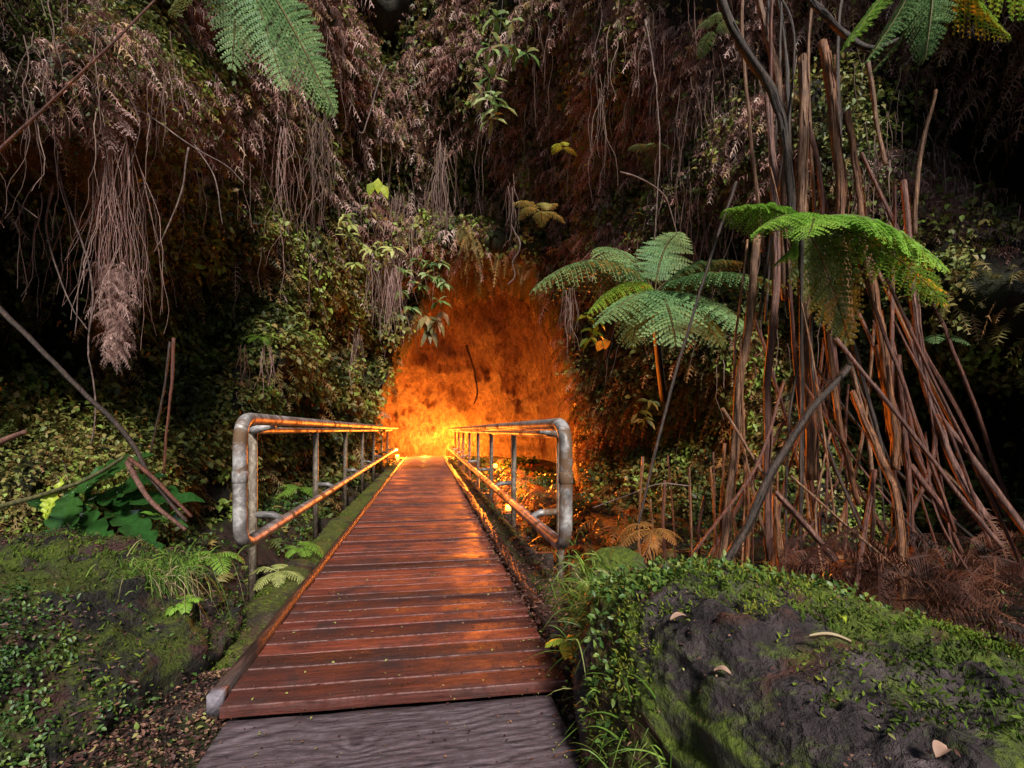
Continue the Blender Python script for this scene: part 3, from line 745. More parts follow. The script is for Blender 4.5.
def growth():
    # withered ferns hanging over the upper wall
    dz = lambda px, py: np.clip(zone(px, py, [(590, 70, 200, 120, 1), (420, 140, 110, 90, .7), (250, 60, 90, 70, .9), (60, 90, 90, 70, .5), (700, 130, 90, 120, .35), (920, 160, 80, 60, .6), (330, -60, 900, 70, .6), (620, 190, 90, 70, .6), (440, 210, 70, 50, .6), (220, 120, 80, 40, .5)]), 0, 1)
    p, n, px, py = wall_pts(19000, dz, -.25, .9, 3)
    sz = .038 * dist(p) * (.5 + .8 * rng.random(len(p)))
    V, Q, t = fronds_np(p, n * .7 + rng.normal(size=p.shape) * .6 + np.array([0, 0, .1]), sz, K=11, W=.26, droop=.75, pdroop=.9, S=2, pw=.045, roll=.9, jit=.3)
    tag(mesh_np('withered_ferns', V, Q, M['dead'], t), 'pinkish brown withered ferns matted over the upper cliff', 'dead ferns', None, 'stuff')
    # tangle of fine stems
    p, n, px, py = wall_pts(3800, lambda a, b: np.clip(dz(a, b) + .3 * (b < 260) + .15, 0, 1), -.1, .9, 13)
    V, Q, t = strands_np(p + n * .12, .05 * dist(p) * (.4 + 1.2 * rng.random(len(p))), .0006 * dist(p), 7, .28, lean=n * .15)
    tag(mesh_np('root_tangle', V, Q, M['root'], t), 'fine tangled roots and stems hanging all over the cliff', 'roots', None, 'stuff')
    # green leaves
    gz = lambda px, py: np.clip(zone(px, py, [(300, 320, 130, 110, 1), (360, 190, 90, 70, .8), (500, 180, 90, 50, .7), (330, 440, 130, 60, 1), (200, 250, 80, 60, .5), (420, 230, 50, 50, .8), (620, 170, 80, 100, .6), (650, 420, 90, 120, 1.0), (720, 230, 80, 120, .5), (60, 210, 60, 60, .35), (120, 60, 140, 70, .5), (300, 180, 80, 60, .5), (60, 450, 130, 60, .9), (960, 330, 70, 40, .25), (950, 540, 90, 40, .35), (560, 190, 60, 40, .5), (250, 500, 160, 60, 1), (620, 540, 90, 60, .8), (820, 440, 100, 120, .4), (150, 60, 200, 80, .35), (940, 270, 90, 60, .35), (560, 120, 120, 90, .3), (830, 140, 60, 90, .5), (390, 330, 40, 50, .4)]), 0, 1)
    p, n, px, py = wall_pts(95000, gz, -.2, 1.6, 23)
    sz = np.clip(.0105 * dist(p) - .022 * smooth(7.5, 4.5, dist(p)), .02, 1) * (.5 + 1.0 * rng.random(len(p)))
    tt = np.clip(.42 + 1.5 * fbm(p, 1.7, 3, 5) + .18 * rng.normal(size=len(p)), 0, 1)
    V, Q, t = leaves_np(p + n * .25 * rng.random((len(p), 1)), n * .5 + rng.normal(size=p.shape) * .6 + np.array([0, 0, -.5]), UP * .8 + n + rng.normal(size=p.shape) * .5, sz, sz * .6, tint=tt)
    tag(mesh_np('wall_leaves', V, Q, M['green'], t), 'small green and olive leaves covering the cliff around the cave', 'leaves', None, 'stuff')
    p, n, px, py = wall_pts(6500, gz, -.2, 1.1, 33)
    sz = .03 * dist(p) * (.6 + .7 * rng.random(len(p)))
    V, Q, t = fronds_np(p, n * .8 + rng.normal(size=p.shape) * .5 + np.array([0, 0, .3]), sz, K=9, W=.3, droop=.8, pdroop=.4, S=1, pw=.075, roll=.4)
    tag(mesh_np('wall_ferns', V, Q, M['olive'], t), 'small olive ferns rooted in the cliff around the cave', 'ferns', None, 'stuff')
    # orange brown ferns right of the cave
    oz = lambda px, py: np.clip(zone(px, py, [(650, 480, 80, 80, 1), (600, 380, 30, 60, .5), (740, 420, 60, 120, .5), (560, 470, 40, 60, .7), (640, 350, 60, 30, .4)]), 0, 1)
    p, n, px, py = wall_pts(2600, oz, -.2, 1.5, 43, phr=(10, 50))
    sz = .038 * dist(p) * (.6 + .7 * rng.random(len(p)))
    V, Q, t = fronds_np(p, n * .7 + rng.normal(size=p.shape) * .4 + np.array([0, 0, .1]), sz, K=12, W=.26, droop=1.0, pdroop=.5, S=2, pw=.05, roll=.4)
    tag(mesh_np('hanging_ferns', V, Q, M['orange_fern'], t), 'orange brown ferns hanging down the wall right of the cave', 'ferns', None, 'stuff')
    # long hanging roots from the lips
    hz = lambda px, py: np.clip(zone(px, py, [(640, 130, 110, 110, 1), (300, 150, 60, 70, .8), (120, 150, 60, 60, .4), (480, 190, 110, 40, .9), (390, 230, 40, 40, .6), (720, 180, 60, 110, .8), (850, 150, 100, 80, .6), (20, 120, 60, 80, .4)]), 0, 1)
    p, n, px, py = wall_pts(700, hz, -.15, .8, 53)
    V, Q, t = strands_np(p + n * .3, .10 * dist(p) * (.4 + 1.3 * rng.random(len(p))), .0009 * dist(p), 10, .09)
    tag(mesh_np('hanging_roots', V, Q, M['root'], t), 'thin brown roots hanging in the air from the overhangs of the cliff', 'roots', None, 'stuff')
    p, n, px, py = wall_pts(420, lambda a, b: 1.0 * (b < 330) * (a > 395) * (a < 570), -2, 1, 73, rim=True)
    inw = unit(np.stack([-p[:, 0], -p[:, 1], 0 * p[:, 0]], -1)); p = p + inw * .35
    V, Q, t = fronds_np(p, inw * .6 + rng.normal(size=p.shape) * .4 - UP * .5, .38 * (.5 + .8 * rng.random(len(p))), K=12, W=.26, droop=.9, pdroop=.6, S=2, pw=.05, roll=.5)
    tag(mesh_np('rim_ferns', V, Q, M['olive'], t), 'dark ferns fringing the upper lip of the cave mouth', 'ferns', None, 'stuff')
    # straw like roots in the cave
    p, n, px, py = wall_pts(9000, lambda a, b: np.ones_like(a), -.15, 1, 63, cave=True, zr=(-.2, 7))
    V, Q, t = strands_np(p + n * .03, .12 + .35 * rng.random(len(p)), .006, 4, .5)
    tag(mesh_np('cave_roots', V, Q, M['cave_root'], t), 'straw like rootlets on the lit cave wall', 'roots', None, 'stuff')
growth()

def on_ground(cnt, fx, z_up=.0):
    out = []; k = 0
    while k < cnt:
        x = rng.uniform(-7, 7, 30000); y = rng.uniform(.4, 17, 30000); w = fx(x, y); m = rng.random(30000) < w
        out.append(np.stack([x[m], y[m]], -1)); k += m.sum()
    a = np.concatenate(out)[:cnt]; return np.stack([a[:, 0], a[:, 1], ground_z(a[:, 0], a[:, 1]) + z_up], -1)

def ground_cover():
    off = lambda x, y: ((x < -.86) | (x > .92)) * 1.0
    p = on_ground(34000, lambda x, y: off(x, y) * np.exp(-(y / 3.2) ** 2) + .03 * off(x, y), .012)
    sz = .012 + .024 * rng.random(len(p)) ** 2
    V, Q, t = leaves_np(p, rng.normal(size=p.shape) * np.array([1, 1, .25]), UP + rng.normal(size=p.shape) * .5, sz, sz * .45)
    tag(mesh_np('leaf_litter', V, Q, M['litter'], t), 'red brown leaf litter on the soil beside the bridge', 'leaf litter', None, 'stuff')
    # gutter between board and banks
    x = np.concatenate([rng.uniform(-1.3, -.74, 7000), rng.uniform(.5, .72, 4000)]); y = np.concatenate([rng.uniform(.8, 2.6, 7000), rng.uniform(.7, 2.5, 4000)])
    p = np.stack([x, y, ground_z(x, y) + .02], -1); sz = .008 + .02 * rng.random(len(p)) ** 2
    V, Q, t = leaves_np(p, rng.normal(size=p.shape) * np.array([1, 1, .3]), UP + rng.normal(size=p.shape) * .6, sz, sz * .5)
    tag(mesh_np('gutter_litter', V, Q, M['litter'], t), 'wet fallen leaves in the gutters along the grey board', 'leaf litter', None, 'stuff')
    p = on_ground(16000, lambda x, y: off(x, y) * (fbm(np.stack([x, y, 0 * x], -1), 1.3, 3, 90) > -.05) * np.clip(1.2 - np.abs(np.abs(x) - 2.5) / 3, 0.05, 1), .02)
    sz = .008 * np.maximum(dist(p), 3) * (.6 + .8 * rng.random(len(p)))
    V, Q, t = leaves_np(p + UP * rng.random((len(p), 1)) * .08, rng.normal(size=p.shape) + np.array([0, 0, .4]), UP + rng.normal(size=p.shape) * .5, sz, sz * .6)
    tag(mesh_np('ground_plants', V, Q, M['ivy'], t), 'low green leaves growing over the floor of the gully', 'ground cover', None, 'stuff')
    p = on_ground(1000, lambda x, y: (x > .95) * np.exp(-((x - 2.0) / 1.0) ** 2) * (y > 3.2) * (y < 15), .0)
    V, Q, t = fronds_np(p, rng.normal(size=p.shape) * .7 + UP * .7, .35 + .25 * rng.random(len(p)), K=12, W=.26, droop=.9, pdroop=.4, S=2, pw=.05, roll=.3)
    tag(mesh_np('gully_ferns', V, Q, M['orange_fern'], t), 'withered orange ferns on the slope right of the bridge', 'ferns', None, 'stuff')
    p = on_ground(260, lambda x, y: (x < -1.5) * np.exp(-((x + 2.4) / .9) ** 2) * (y > 3.6) * (y < 13), .0)
    V, Q, t = fronds_np(p, rng.normal(size=p.shape) * .7 + UP * .7, .25 + .2 * rng.random(len(p)), K=12, W=.28, droop=.8, pdroop=.3, S=2, pw=.06, roll=.3)
    tag(mesh_np('low_ferns', V, Q, M['green'], t), 'green ferns on the slope left of the bridge', 'ferns', None, 'stuff')
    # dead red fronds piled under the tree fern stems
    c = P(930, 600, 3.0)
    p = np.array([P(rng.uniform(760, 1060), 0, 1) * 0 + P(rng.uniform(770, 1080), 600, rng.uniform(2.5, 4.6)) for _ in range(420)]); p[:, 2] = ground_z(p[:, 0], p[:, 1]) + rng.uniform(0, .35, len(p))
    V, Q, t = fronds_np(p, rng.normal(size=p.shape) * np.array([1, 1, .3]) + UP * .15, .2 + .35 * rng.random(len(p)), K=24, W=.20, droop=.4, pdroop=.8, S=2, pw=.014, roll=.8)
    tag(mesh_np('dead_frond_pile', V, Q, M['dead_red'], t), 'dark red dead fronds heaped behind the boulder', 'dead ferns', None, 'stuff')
    # crumbs on the deck
    x = rng.uniform(-.73, .57, 3200); y = 1.2 + 6 * rng.random(3200) ** 1.5; z = np.where(y > 1.86, .006, -.020)
    bias = rng.random(3200) < .4; x = np.where(bias, .55 - .16 * rng.random(3200) ** 1.5, x)
    p = np.stack([x, y, z], -1); sz = .004 + .014 * rng.random(3200) ** 3
    V, Q, t = leaves_np(p, rng.normal(size=p.shape) * np.array([1, 1, .1]), UP + rng.normal(size=p.shape) * .25, sz, sz * .6, tint=rng.choice([.1, .4, .7, .9, 1.0], 3200))
    tag(mesh_np('deck_debris', V, Q, M['litter'], t), 'tiny leaf scraps and twigs lying on the planks', 'debris', None, 'stuff')
    for xa, xb, nm in ((-1.06, -.82, 'left'), (.68, .9, 'right')):
        n = 9000; y = 2.3 + 13 * rng.random(n) ** 1.6; x = rng.uniform(xa, xb, n); p = np.stack([x, y, 0 * x], -1); k = fbm(p, 2.5, 3, 5) > -.1; p = p[k]; x = x[k]; y = y[k]
        u = (x - xa) / (xb - xa); p[:, 2] = -.045 + .05 * np.sin(u * math.pi) ** .5 - (.14 * smooth(2.9, 2.25, y))
        sz = .006 + .016 * rng.random(len(p)) ** 2
        V, Q, t = leaves_np(p, rng.normal(size=p.shape) + UP * .6, UP + rng.normal(size=p.shape) * .6, sz, sz * .5)
        tag(mesh_np('moss', V, Q, M['moss'], t), 'tufted moss growing along the ' + nm + ' edge beam of the bridge', 'moss', None, 'stuff')
    # rotting debris along the right kerb
    x = rng.uniform(.53, .9, 5000); y = 1.9 + 8 * rng.random(5000) ** 1.5
    p = np.stack([x, y, .012 + .02 * rng.random(5000)], -1); p[:, 2] += (x > .585) * .015
    sz = .012 + .02 * rng.random(5000)
    V, Q, t = leaves_np(p, rng.normal(size=p.shape) * np.array([1, 1, .3]), UP + rng.normal(size=p.shape) * .5, sz, sz * .45, tint=rng.random(5000) * .8)
    tag(mesh_np('kerb_debris', V, Q, M['litter'], t), 'rotting leaves gathered along the right kerb', 'debris', None, 'stuff')
ground_cover()

# ------------------------------------------------------------------ grass
def grass(name, pts, ln, label, mat='grass', bend=1.2, outd=None):
    n = len(pts); K = 5
    d = rng.normal(size=(n, 3)) * .45 + UP
    if outd is not None: d = d + outd
    d = unit(d); L = (ln * (.5 + .8 * rng.random(n)))[:, None]
    ring = []; side = unit(np.cross(d, rng.normal(size=(n, 3))))
    bd = (bend * (.4 + rng.random(n)))[:, None]
    for j in range(K + 1):
        s = j / K; q = pts + d * L * s + np.array([0, 0, -1]) * bd * L * s ** 2.2 * .6
        w = .0022 * (1 - s) ** .7 + .0003
        ring += [q - side * w, q + side * w]
    V = np.stack(ring, 1).reshape(-1, 3); b = (np.arange(n) * 2 * (K + 1))[:, None]
    Q = np.concatenate([b + np.array([2 * j, 2 * j + 1, 2 * j + 3, 2 * j + 2]) for j in range(K)])
    o = mesh_np(name, V, Q, M[mat], np.repeat(rng.random(n), 2 * (K + 1)))
    tag(o, label, 'grass', None, 'stuff')
def lineup(a, b, n, s): 
    t = rng.random((n, 1)); return np.asarray(a) * (1 - t) + np.asarray(b) * t + rng.normal(size=(n, 3)) * np.asarray(s)
grass('grass', np.concatenate([lineup((.66, 2.0, .30), (.62, 1.45, .28), 900, (.045, .06, .09)), lineup((.64, 1.5, .1), (.52, .95, .1), 700, (.035, .09, .10))]), .15, 'green grass and straw hanging over the left edge of the mossy boulder', outd=np.array([-.5, .0, 0]))
grass('grass', lineup((-1.36, 2.50, .30), (-1.20, 2.72, .30), 600, (.07, .07, .04)), .17, 'tuft of grass spilling off the bank beside the left railing end', outd=np.array([.5, -.3, 0]), bend=1.9)
grass('grass', lineup((-1.3, 2.5, .28), (-1.18, 2.7, .28), 60, (.06, .06, .03)), .22, 'dry straw drooping below the green tuft by the left railing', 'straw', 2.6, np.array([.6, -.4, -.2]))

# ------------------------------------------------------------------ tree ferns
def fern_plant(name, crown, fronds, label, cat, mat, trunk=None, group=None, trunk_mat='stem_dark', n=24, npin=12, rr=.007, base=None):
    b = base if base is not None else (trunk[-1] if trunk is not None else crown)
    e = empty(name, b, label, cat, group)
    if trunk is not None:
        g = Geo(); g.add(*tube(catmull(trunk, 8), [trunk_r * .8, trunk_r] if False else TR, 9, .3)); g.build('trunk', M[trunk_mat], e, True)
    for f in fronds:
        P1, P2, w = f[:3]; kw = f[3] if len(f) > 3 else {}
        m = kw.pop('mat', mat); start = kw.pop('start', crown)
        nn = kw.pop('n', n)
        geo = hero_frond(start, P1, P2, w, nn, npin, rr=rr, **kw); geo.build('frond', M[m], e)
    return e
TR = [.035, .05]
M['fibre'] = simple_wood('fibre_trunk', (.012, .007, .005), (.05, .026, .016), (10, 10, 3), .8)
cA = P(655, 292, 5.0)
fern_plant('tree_fern', cA, [
    (P(590, 232, 4.7), P(532, 290, 4.3), .40, dict(pdroop=.8)),
    (P(625, 240, 5.6), P(598, 248, 6.3), .40, dict(pdroop=.5)),
    (P(660, 238, 5.3), P(682, 232, 5.9), .34, dict(pdroop=.2, nrm=unit(np.array([-.3, -.9, .5])))),
    (P(690, 255, 5.0), P(742, 262, 4.7), .34, dict(pdroop=.5)),
    (P(640, 285, 4.4), P(600, 322, 3.9), .36, dict(pdroop=.5)),
    (P(668, 290, 4.3), P(676, 345, 3.6), .40, dict(pdroop=.4)),
    (P(710, 285, 4.4), P(745, 332, 4.0), .38, dict(pdroop=.4)),
    (P(715, 258, 4.5), P(785, 285, 4.0), .42, dict(pdroop=.5)),
    (P(690, 290, 4.6), P(720, 345, 4.2), .34, dict(pdroop=.5)),
    (P(640, 296, 4.7), P(632, 345, 4.3), .30, dict(pdroop=.6)),
    (P(625, 265, 4.9), P(590, 312, 4.5), .3, dict(pdroop=.8, mat='tree_fern_bright')),
], 'green tree fern with wide drooping fronds right of the cave mouth', 'tree fern', 'tree_fern',
    trunk=[cA, P(657, 335, 5.8), P(664, 400, 7.2)], trunk_mat='fibre')
TR = [.012, .016]
cB = P(802, 222, 3.2)
M['olive_frond'] = leaf_mat('olive_frond', [(0, (.05, .08, .012)), (.5, (.11, .15, .025)), (.9, (.17, .2, .035)), (1, (.14, .11, .04))], .45, .45)
fern_plant('young_tree_fern', cB, [
    (P(878, 196, 3.1), P(946, 270, 2.9), .38, dict(pdroop=.28, nrm=unit(np.array([0, -.6, 1])))),
    (P(878, 226, 3.3), P(946, 305, 3.2), .30, dict(pdroop=.35)),
    (P(765, 200, 3.2), P(724, 210, 3.1), .20, dict(pdroop=.5)),
    (P(790, 205, 2.9), P(762, 228, 2.6), .2, dict(pdroop=.5)),
    (P(822, 205, 2.9), P(808, 236, 2.5), .2, dict(pdroop=.4)),
    (P(822, 245, 3.25), P(850, 345, 3.3), .27, dict(pdroop=.1, nrm=unit(np.array([-.35, -1, .1])), mat='olive_frond')),
    (P(795, 250, 3.3), P(778, 262, 3.2), .12, dict(pdroop=.5)),
], 'bright green young tree fern arching out on a thin dark stem', 'tree fern', 'tree_fern_bright',
    trunk=[cB, P(801, 330, 3.3), P(802, 420, 3.4), P(799, 600, 3.5)])
fern_plant('hanging_fern', P(232, -70, 4.6), [
    (P(275, 10, 4.3), P(336, 112, 4.0), .50, dict(pdroop=.25, nrm=unit(np.array([-.5, -.7, .5])), rr=.012, n=34)),
    (P(215, -40, 4.4), P(168, 12, 4.2), .3, dict(pdroop=.4)),
    (P(240, -40, 4.6), P(232, 70, 4.6), .34, dict(pdroop=.5, nrm=unit(np.array([.3, -.9, .3])))),
    (P(262, 10, 4.4), P(285, 90, 4.3), .26, dict(pdroop=.5, nrm=unit(np.array([.2, -.9, .3])))),
] if False else [
    (P(285, 5, 4.3), P(336, 114, 4.1), .34, dict(pdroop=.35, nrm=unit(np.array([-.6, -.6, .4])), n=38)),
    (P(215, -40, 4.4), P(168, 12, 4.2), .3, dict(pdroop=.4)),
    (P(240, -40, 4.6), P(232, 70, 4.6), .34, dict(pdroop=.5, nrm=unit(np.array([.3, -.9, .3])))),
    (P(262, 10, 4.4), P(285, 90, 4.3), .26, dict(pdroop=.5, nrm=unit(np.array([.2, -.9, .3])))),
], 'grey green fern hanging into view at the top left, its longest frond curling right', 'fern', 'tree_fern', rr=.011)
fern_plant('overhead_fern', P(935, -60, 3.2), [
    (P(890, -20, 3.1), P(845, 48, 3.0), .22, dict(pdroop=.4)),
    (P(905, 10, 3.2), P(866, 62, 3.1), .16, dict(pdroop=.6, mat='tree_fern')),
    (P(960, -10, 3.2), P(1010, 35, 3.0), .26, dict(pdroop=.4)),
    (P(925, 20, 3.4), P(868, 76, 3.4), .14, dict(pdroop=.3, mat='tree_fern')),
    (P(1000, -50, 3.0), P(1060, 20, 2.9), .26, dict(pdroop=.4)),
    (P(935, 0, 3.1), P(925, 60, 3.1), .16, dict(pdroop=.5, mat='tree_fern')),
], 'green fern fronds reaching down at the top right corner', 'fern', 'tree_fern_bright')

def small_fern(px, py, d, size, label, mat='green', nf=6, group=None, name='small_fern', upw=.5, cat='fern', np_=7, n=13):
    c = P(px, py, d); e = empty(name, c, label, cat, group)
    for k in range(nf):
        a = k / nf * 6.28 + rng.random() * .6; L = size * (.75 + .5 * rng.random())
        dr = np.array([math.cos(a), math.sin(a) - .35, upw * (.2 + 1.6 * rng.random()) - .1]); dr = unit(dr)
        hero_frond(c, c + dr * L * .6, c + dr * L * np.array([1, 1, .3]) + np.array([0, 0, -(.1 + .5 * rng.random()) * L]), L * .26, n, np_, pdroop=.3, rr=.0025, dens=.5).build('frond', M[mat], e)
G = 'small ferns growing out of the wall'
small_fern(541, 212, 8.5, .55, 'small pale green fern on the wall above the cave, right of centre', 'pale', group=G)
small_fern(562, 148, 8.5, .3, 'tiny yellow green fern high above the cave opening', 'lime', 4, group=G)
small_fern(652, 152, 7.0, .35, 'small green fern high on the wall above the tree fern', 'tree_fern', 5, group=G)
small_fern(712, 192, 6.2, .35, 'dull green fern on the wall left of the thick grey stem', 'tree_fern', 5, group=G)
small_fern(715, 28, 5.5, .35, 'dull green fern at the top edge, left of the bundled stems', 'tree_fern', 5, group=G)
small_fern(262, 338, 8.0, .35, 'bright green little fern amid the leaves left of the cave', 'tree_fern_bright', 6, group=G)
small_fern(300, 488, 6.2, .35, 'light green fern seen between the left railing posts', 'tree_fern_bright', 6, group=G)
small_fern(925, 232, 5.0, .4, 'dark green fern in the shade right of the bright arching fern', 'tree_fern', 5, group=G)
small_fern(935, 340, 4.6, .35, 'green fern in shade below the bright arching fern', 'tree_fern', 6, group=G)
small_fern(566, 640, 1.95, .10, 'single lime green fern sprig at the right edge of the planks', 'lime', 3, upw=1.2)
small_fern(212, 556, 2.55, .17, 'bright green fern on the grassy bank by the left railing end', 'tree_fern_bright', 5)
small_fern(184, 600, 2.25, .08, 'tiny green plant on the face of the left bank', 'tree_fern_bright', 5)
small_fern(278, 572, 3.2, .2, 'pale fern beside the mossy left beam, near the railing end', 'pale', 5)
small_fern(300, 548, 3.8, .2, 'green fern under the left railing, farther along the beam', 'tree_fern_bright', 5)
small_fern(650, 530, 3.0, .25, 'withered orange fern behind the small rock', 'orange_fern', 6)
small_fern(945, 628, 2.1, .16, 'green fern at the back edge of the boulder, far right', 'tree_fern_bright', 6)
small_fern(575, 770, 1.5, .08, 'little green fern in the gutter right of the grey board', 'tree_fern_bright', 4)
small_fern(640, 590, 2.0, .1, 'small fern among the grass on the boulder edge', 'tree_fern_bright', 4)

# yellow and pink withered fronds high on the left
e = empty('withered_frond', P(75, 30, 4.2), 'yellow withered fern frond high on the left, crossed by a thin branch', 'dead frond')
M['yellow'] = leaf_mat('yellow_frond', [(0, (.35, .22, .05)), (.6, (.55, .38, .10)), (1, (.62, .45, .2))], .6, .3)
hero_frond(P(73, 30, 4.2), P(100, 34, 4.1), P(140, 42, 4.0), .13, 14, 7, pdroop=.8, rr=.004).build('leaf_blade', M['yellow'], e)
e = empty('withered_frond', P(100, 95, 4.2), 'pink withered fern rosette above the long root curtain on the left', 'dead frond')
M['pinkf'] = leaf_mat('pink_frond', [(0, (.30, .17, .15)), (.6, (.46, .29, .26)), (1, (.55, .38, .34))], .7, .2)
for dx, dy in ((-38, 18), (-30, 38), (-8, 48), (14, 50), (32, 36), (36, 18), (5, 30)):
    hero_frond(P(98, 102, 4.2), P(98 + dx * .5, 96 + dy * .2, 3.95), P(98 + dx, 100 + dy, 3.9), .15, 13, 6, pdroop=.7, rr=.003).build('leaf_blade', M['pinkf'], e)

# ------------------------------------------------------------------ leafy plants
def leafy(name, spots, ln, wd, mat, label, cat, r=.05, stem=None, down=.6, parts=True, nleaf=7):
    e = empty(name, spots[0], label, cat)
    if stem is not None:
        g = Geo(); g.add(*tube(catmull(stem, 6), [.006, .003], 6)); g.build('stem', M['bark'], e, True)
    for s in spots:
        n = nleaf; a = np.arange(n) / n * 6.28 + rng.random(n) * .5
        d = np.stack([np.cos(a), np.sin(a) - .3, -down + .5 * rng.normal(size=n)], -1)
        p = np.repeat(np.asarray(s)[None], n, 0) + rng.normal(size=(n, 3)) * r * .3
        V, Q, t = leaves_np(p, d, UP + np.array([0, -.8, 0]) + rng.normal(size=(n, 3)) * .2, ln * (.7 + .5 * rng.random(n)), wd, fold=.15)
        mesh_np('leaf_cluster', V, Q, M[mat], t, e)
    return e
def spots(L, d): return [P(x + rng.normal() * 1.5, y + rng.normal() * 1.5, d + rng.normal() * .12) for x, y in L]
leafy('hanging_vine', spots([(497, 18), (512, 20), (488, 45), (500, 45), (516, 48), (490, 75), (484, 92), (494, 97), (498, 108), (487, 118), (524, 52)], 7.2), .30, .10, 'hang', 'long green leafy vine hanging down the middle of the wall', 'vine', stem=[P(505, -40, 7.3), P(500, 30, 7.3), P(490, 80, 7.3), P(492, 120, 7.3)], nleaf=5)
leafy('climbing_shrub', spots([(346, 215), (352, 222), (345, 235), (362, 245), (372, 250), (380, 242), (385, 256), (360, 262), (372, 268), (392, 250), (388, 266), (352, 262)], 8.6), .26, .075, 'pale', 'pale yellow green leafy shrub on the wall left above the cave', 'shrub', stem=[P(352, 205, 8.9), P(360, 240, 8.8), P(385, 262, 8.8)])
leafy('climbing_shrub', spots([(405, 268), (418, 258), (430, 262), (400, 290), (408, 305), (400, 315), (422, 285), (440, 275), (445, 285), (436, 300), (425, 275), (442, 262)], 9.2), .25, .075, 'hang', 'green leafy shrub hanging at the top left edge of the cave mouth', 'shrub', stem=[P(430, 240, 9.4), P(420, 270, 9.3), P(402, 310, 9.3)])
leafy('fern_clump', spots([(425, 315), (436, 318), (430, 326), (442, 312)], 9.6), .4, .12, 'olive', 'olive drooping clump at the upper lip of the cave', 'fern', down=1.6)
e = empty('yellow_leaf', P(377, 182, 8.4), 'bright lime yellow leaf on the wall above the pale shrub', 'leaf')
V, Q, t = leaves_np(np.array([P(378, 178, 8.4), P(374, 182, 8.4), P(381, 184, 8.4)]), np.array([[0, 0, -1], [-.4, 0, -1], [.4, 0, -.8]]), np.array([[0, -1, .3]] * 3), .26, .16); mesh_np('leaf_blade', V, Q, M['lime'], t, e)
e = empty('yellow_leaf', P(604, 343, 6.5), 'round orange yellow leaf on the wall beneath the tree fern', 'leaf')
M['ylw'] = leaf_mat('yellow_leaf', [(0, (.55, .36, .03)), (1, (.62, .42, .05))], .5, .3)
V, Q, t = leaves_np(np.array([P(604, 338, 6.2), P(601, 340, 6.2)]), np.array([[.2, 0, -1], [-.3, 0, -1]]), np.array([[0, -1, .3]] * 2), .15, .13); mesh_np('leaf_blade', V, Q, M['ylw'], t, e)
# sprigs at the right of the cave
leafy('wall_sprig', spots([(586, 316), (592, 328), (600, 322), (590, 336)], 6.6), .22, .07, 'tree_fern_bright', 'green leaves under the left fronds of the tree fern', 'plant', nleaf=4)
leafy('wall_sprig', spots([(640, 410), (652, 400), (645, 420)], 6.3), .2, .06, 'hang', 'pale leafy sprig low on the wall right of the railing', 'plant', nleaf=5)
leafy('bank_sprig', spots([(165, 520), (345, 555)], 3.0)[:1], .10, .03, 'tree_fern_bright', 'green sprout behind the left bank beside the leaning sticks', 'plant', nleaf=6, down=-.5)
leafy('bank_sprig', spots([(818, 610), (842, 612), (795, 592), (770, 596), (850, 622)], 1.75), .04, .022, 'lime', 'light green sprouts along the back edge of the boulder', 'plant', nleaf=5, down=-.4)

# glossy big leaved plant
def big_leaf(c, d, nrm, L, W, mat, parent, lobes=True):
    d = unit(d); s = unit(np.cross(d, nrm)); nn = np.cross(s, d); nu, nv = 22, 9
    V = []; 
    for i in range(nu + 1):
        u = i / nu; w = W * .5 * (math.sin(math.pi * min(1, u * .93 + .05)) ** .75)
        if lobes: w *= (1 - .55 * max(0, math.sin(u * 40)) ** 1.5 * (u > .15))
        for j in range(nv):
            v = j / (nv - 1) * 2 - 1
            V.append(c + d * L * (u + .12 * abs(v) * (1 - u)) + s * w * v + nn * (.12 * W * abs(v) - .25 * L * u * u + .012 * math.sin(u * 34 + 1) * abs(v)))
    Q = [(i * nv + j, i * nv + j + 1, (i + 1) * nv + j + 1, (i + 1) * nv + j) for i in range(nu) for j in range(nv - 1)]
    return mesh_np('leaf', V, Q, M[mat], np.full(len(V), .3 + .5 * rng.random()), parent, True)
e = empty('big_leaved_plant', P(105, 560, 3.45), 'dark glossy broad leaved plant behind the left bank', 'plant')
for (a, b, W) in (((65, 505), (118, 450), .30), ((80, 505), (165, 480), .34), ((75, 490), (55, 530), .30), ((100, 500), (150, 530), .30), ((62, 500), (100, 540), .34), ((120, 500), (172, 512), .22), ((90, 500), (95, 462), .26), ((110, 505), (135, 470), .26), ((70, 510), (35, 500), .2)):
    A = P(a[0], a[1], 3.45); B = P(b[0], b[1], 3.0 + .3 * rng.random()); L = np.linalg.norm(B - A)
    big_leaf(A, B - A, unit(np.array([rng.normal() * .4, -.9, .6 + .4 * rng.random()])), L * 1.1, W * .62, 'glossy', e)
g = Geo()
for a in ((65, 505), (80, 505), (100, 500), (120, 500)): g.add(*tube(catmull([P(105, 560, 3.45), P(a[0] + 5, a[1] + 15, 3.45), P(a[0], a[1], 3.45)], 5), .008, 6))
g.build('stem', M['stem_green'], e, True)
e = empty('sprout', P(45, 520, 3.0), 'upright bright green sprout of two blades left of the glossy leaves', 'plant')
for (a, b) in (((46, 520), (44, 487)), ((47, 520), (56, 478))):
    A = P(*a, 3.0); B = P(*b, 3.0); big_leaf(A, B - A, np.array([0, -1, .2]), np.linalg.norm(B - A), .05, 'lime', e, False)

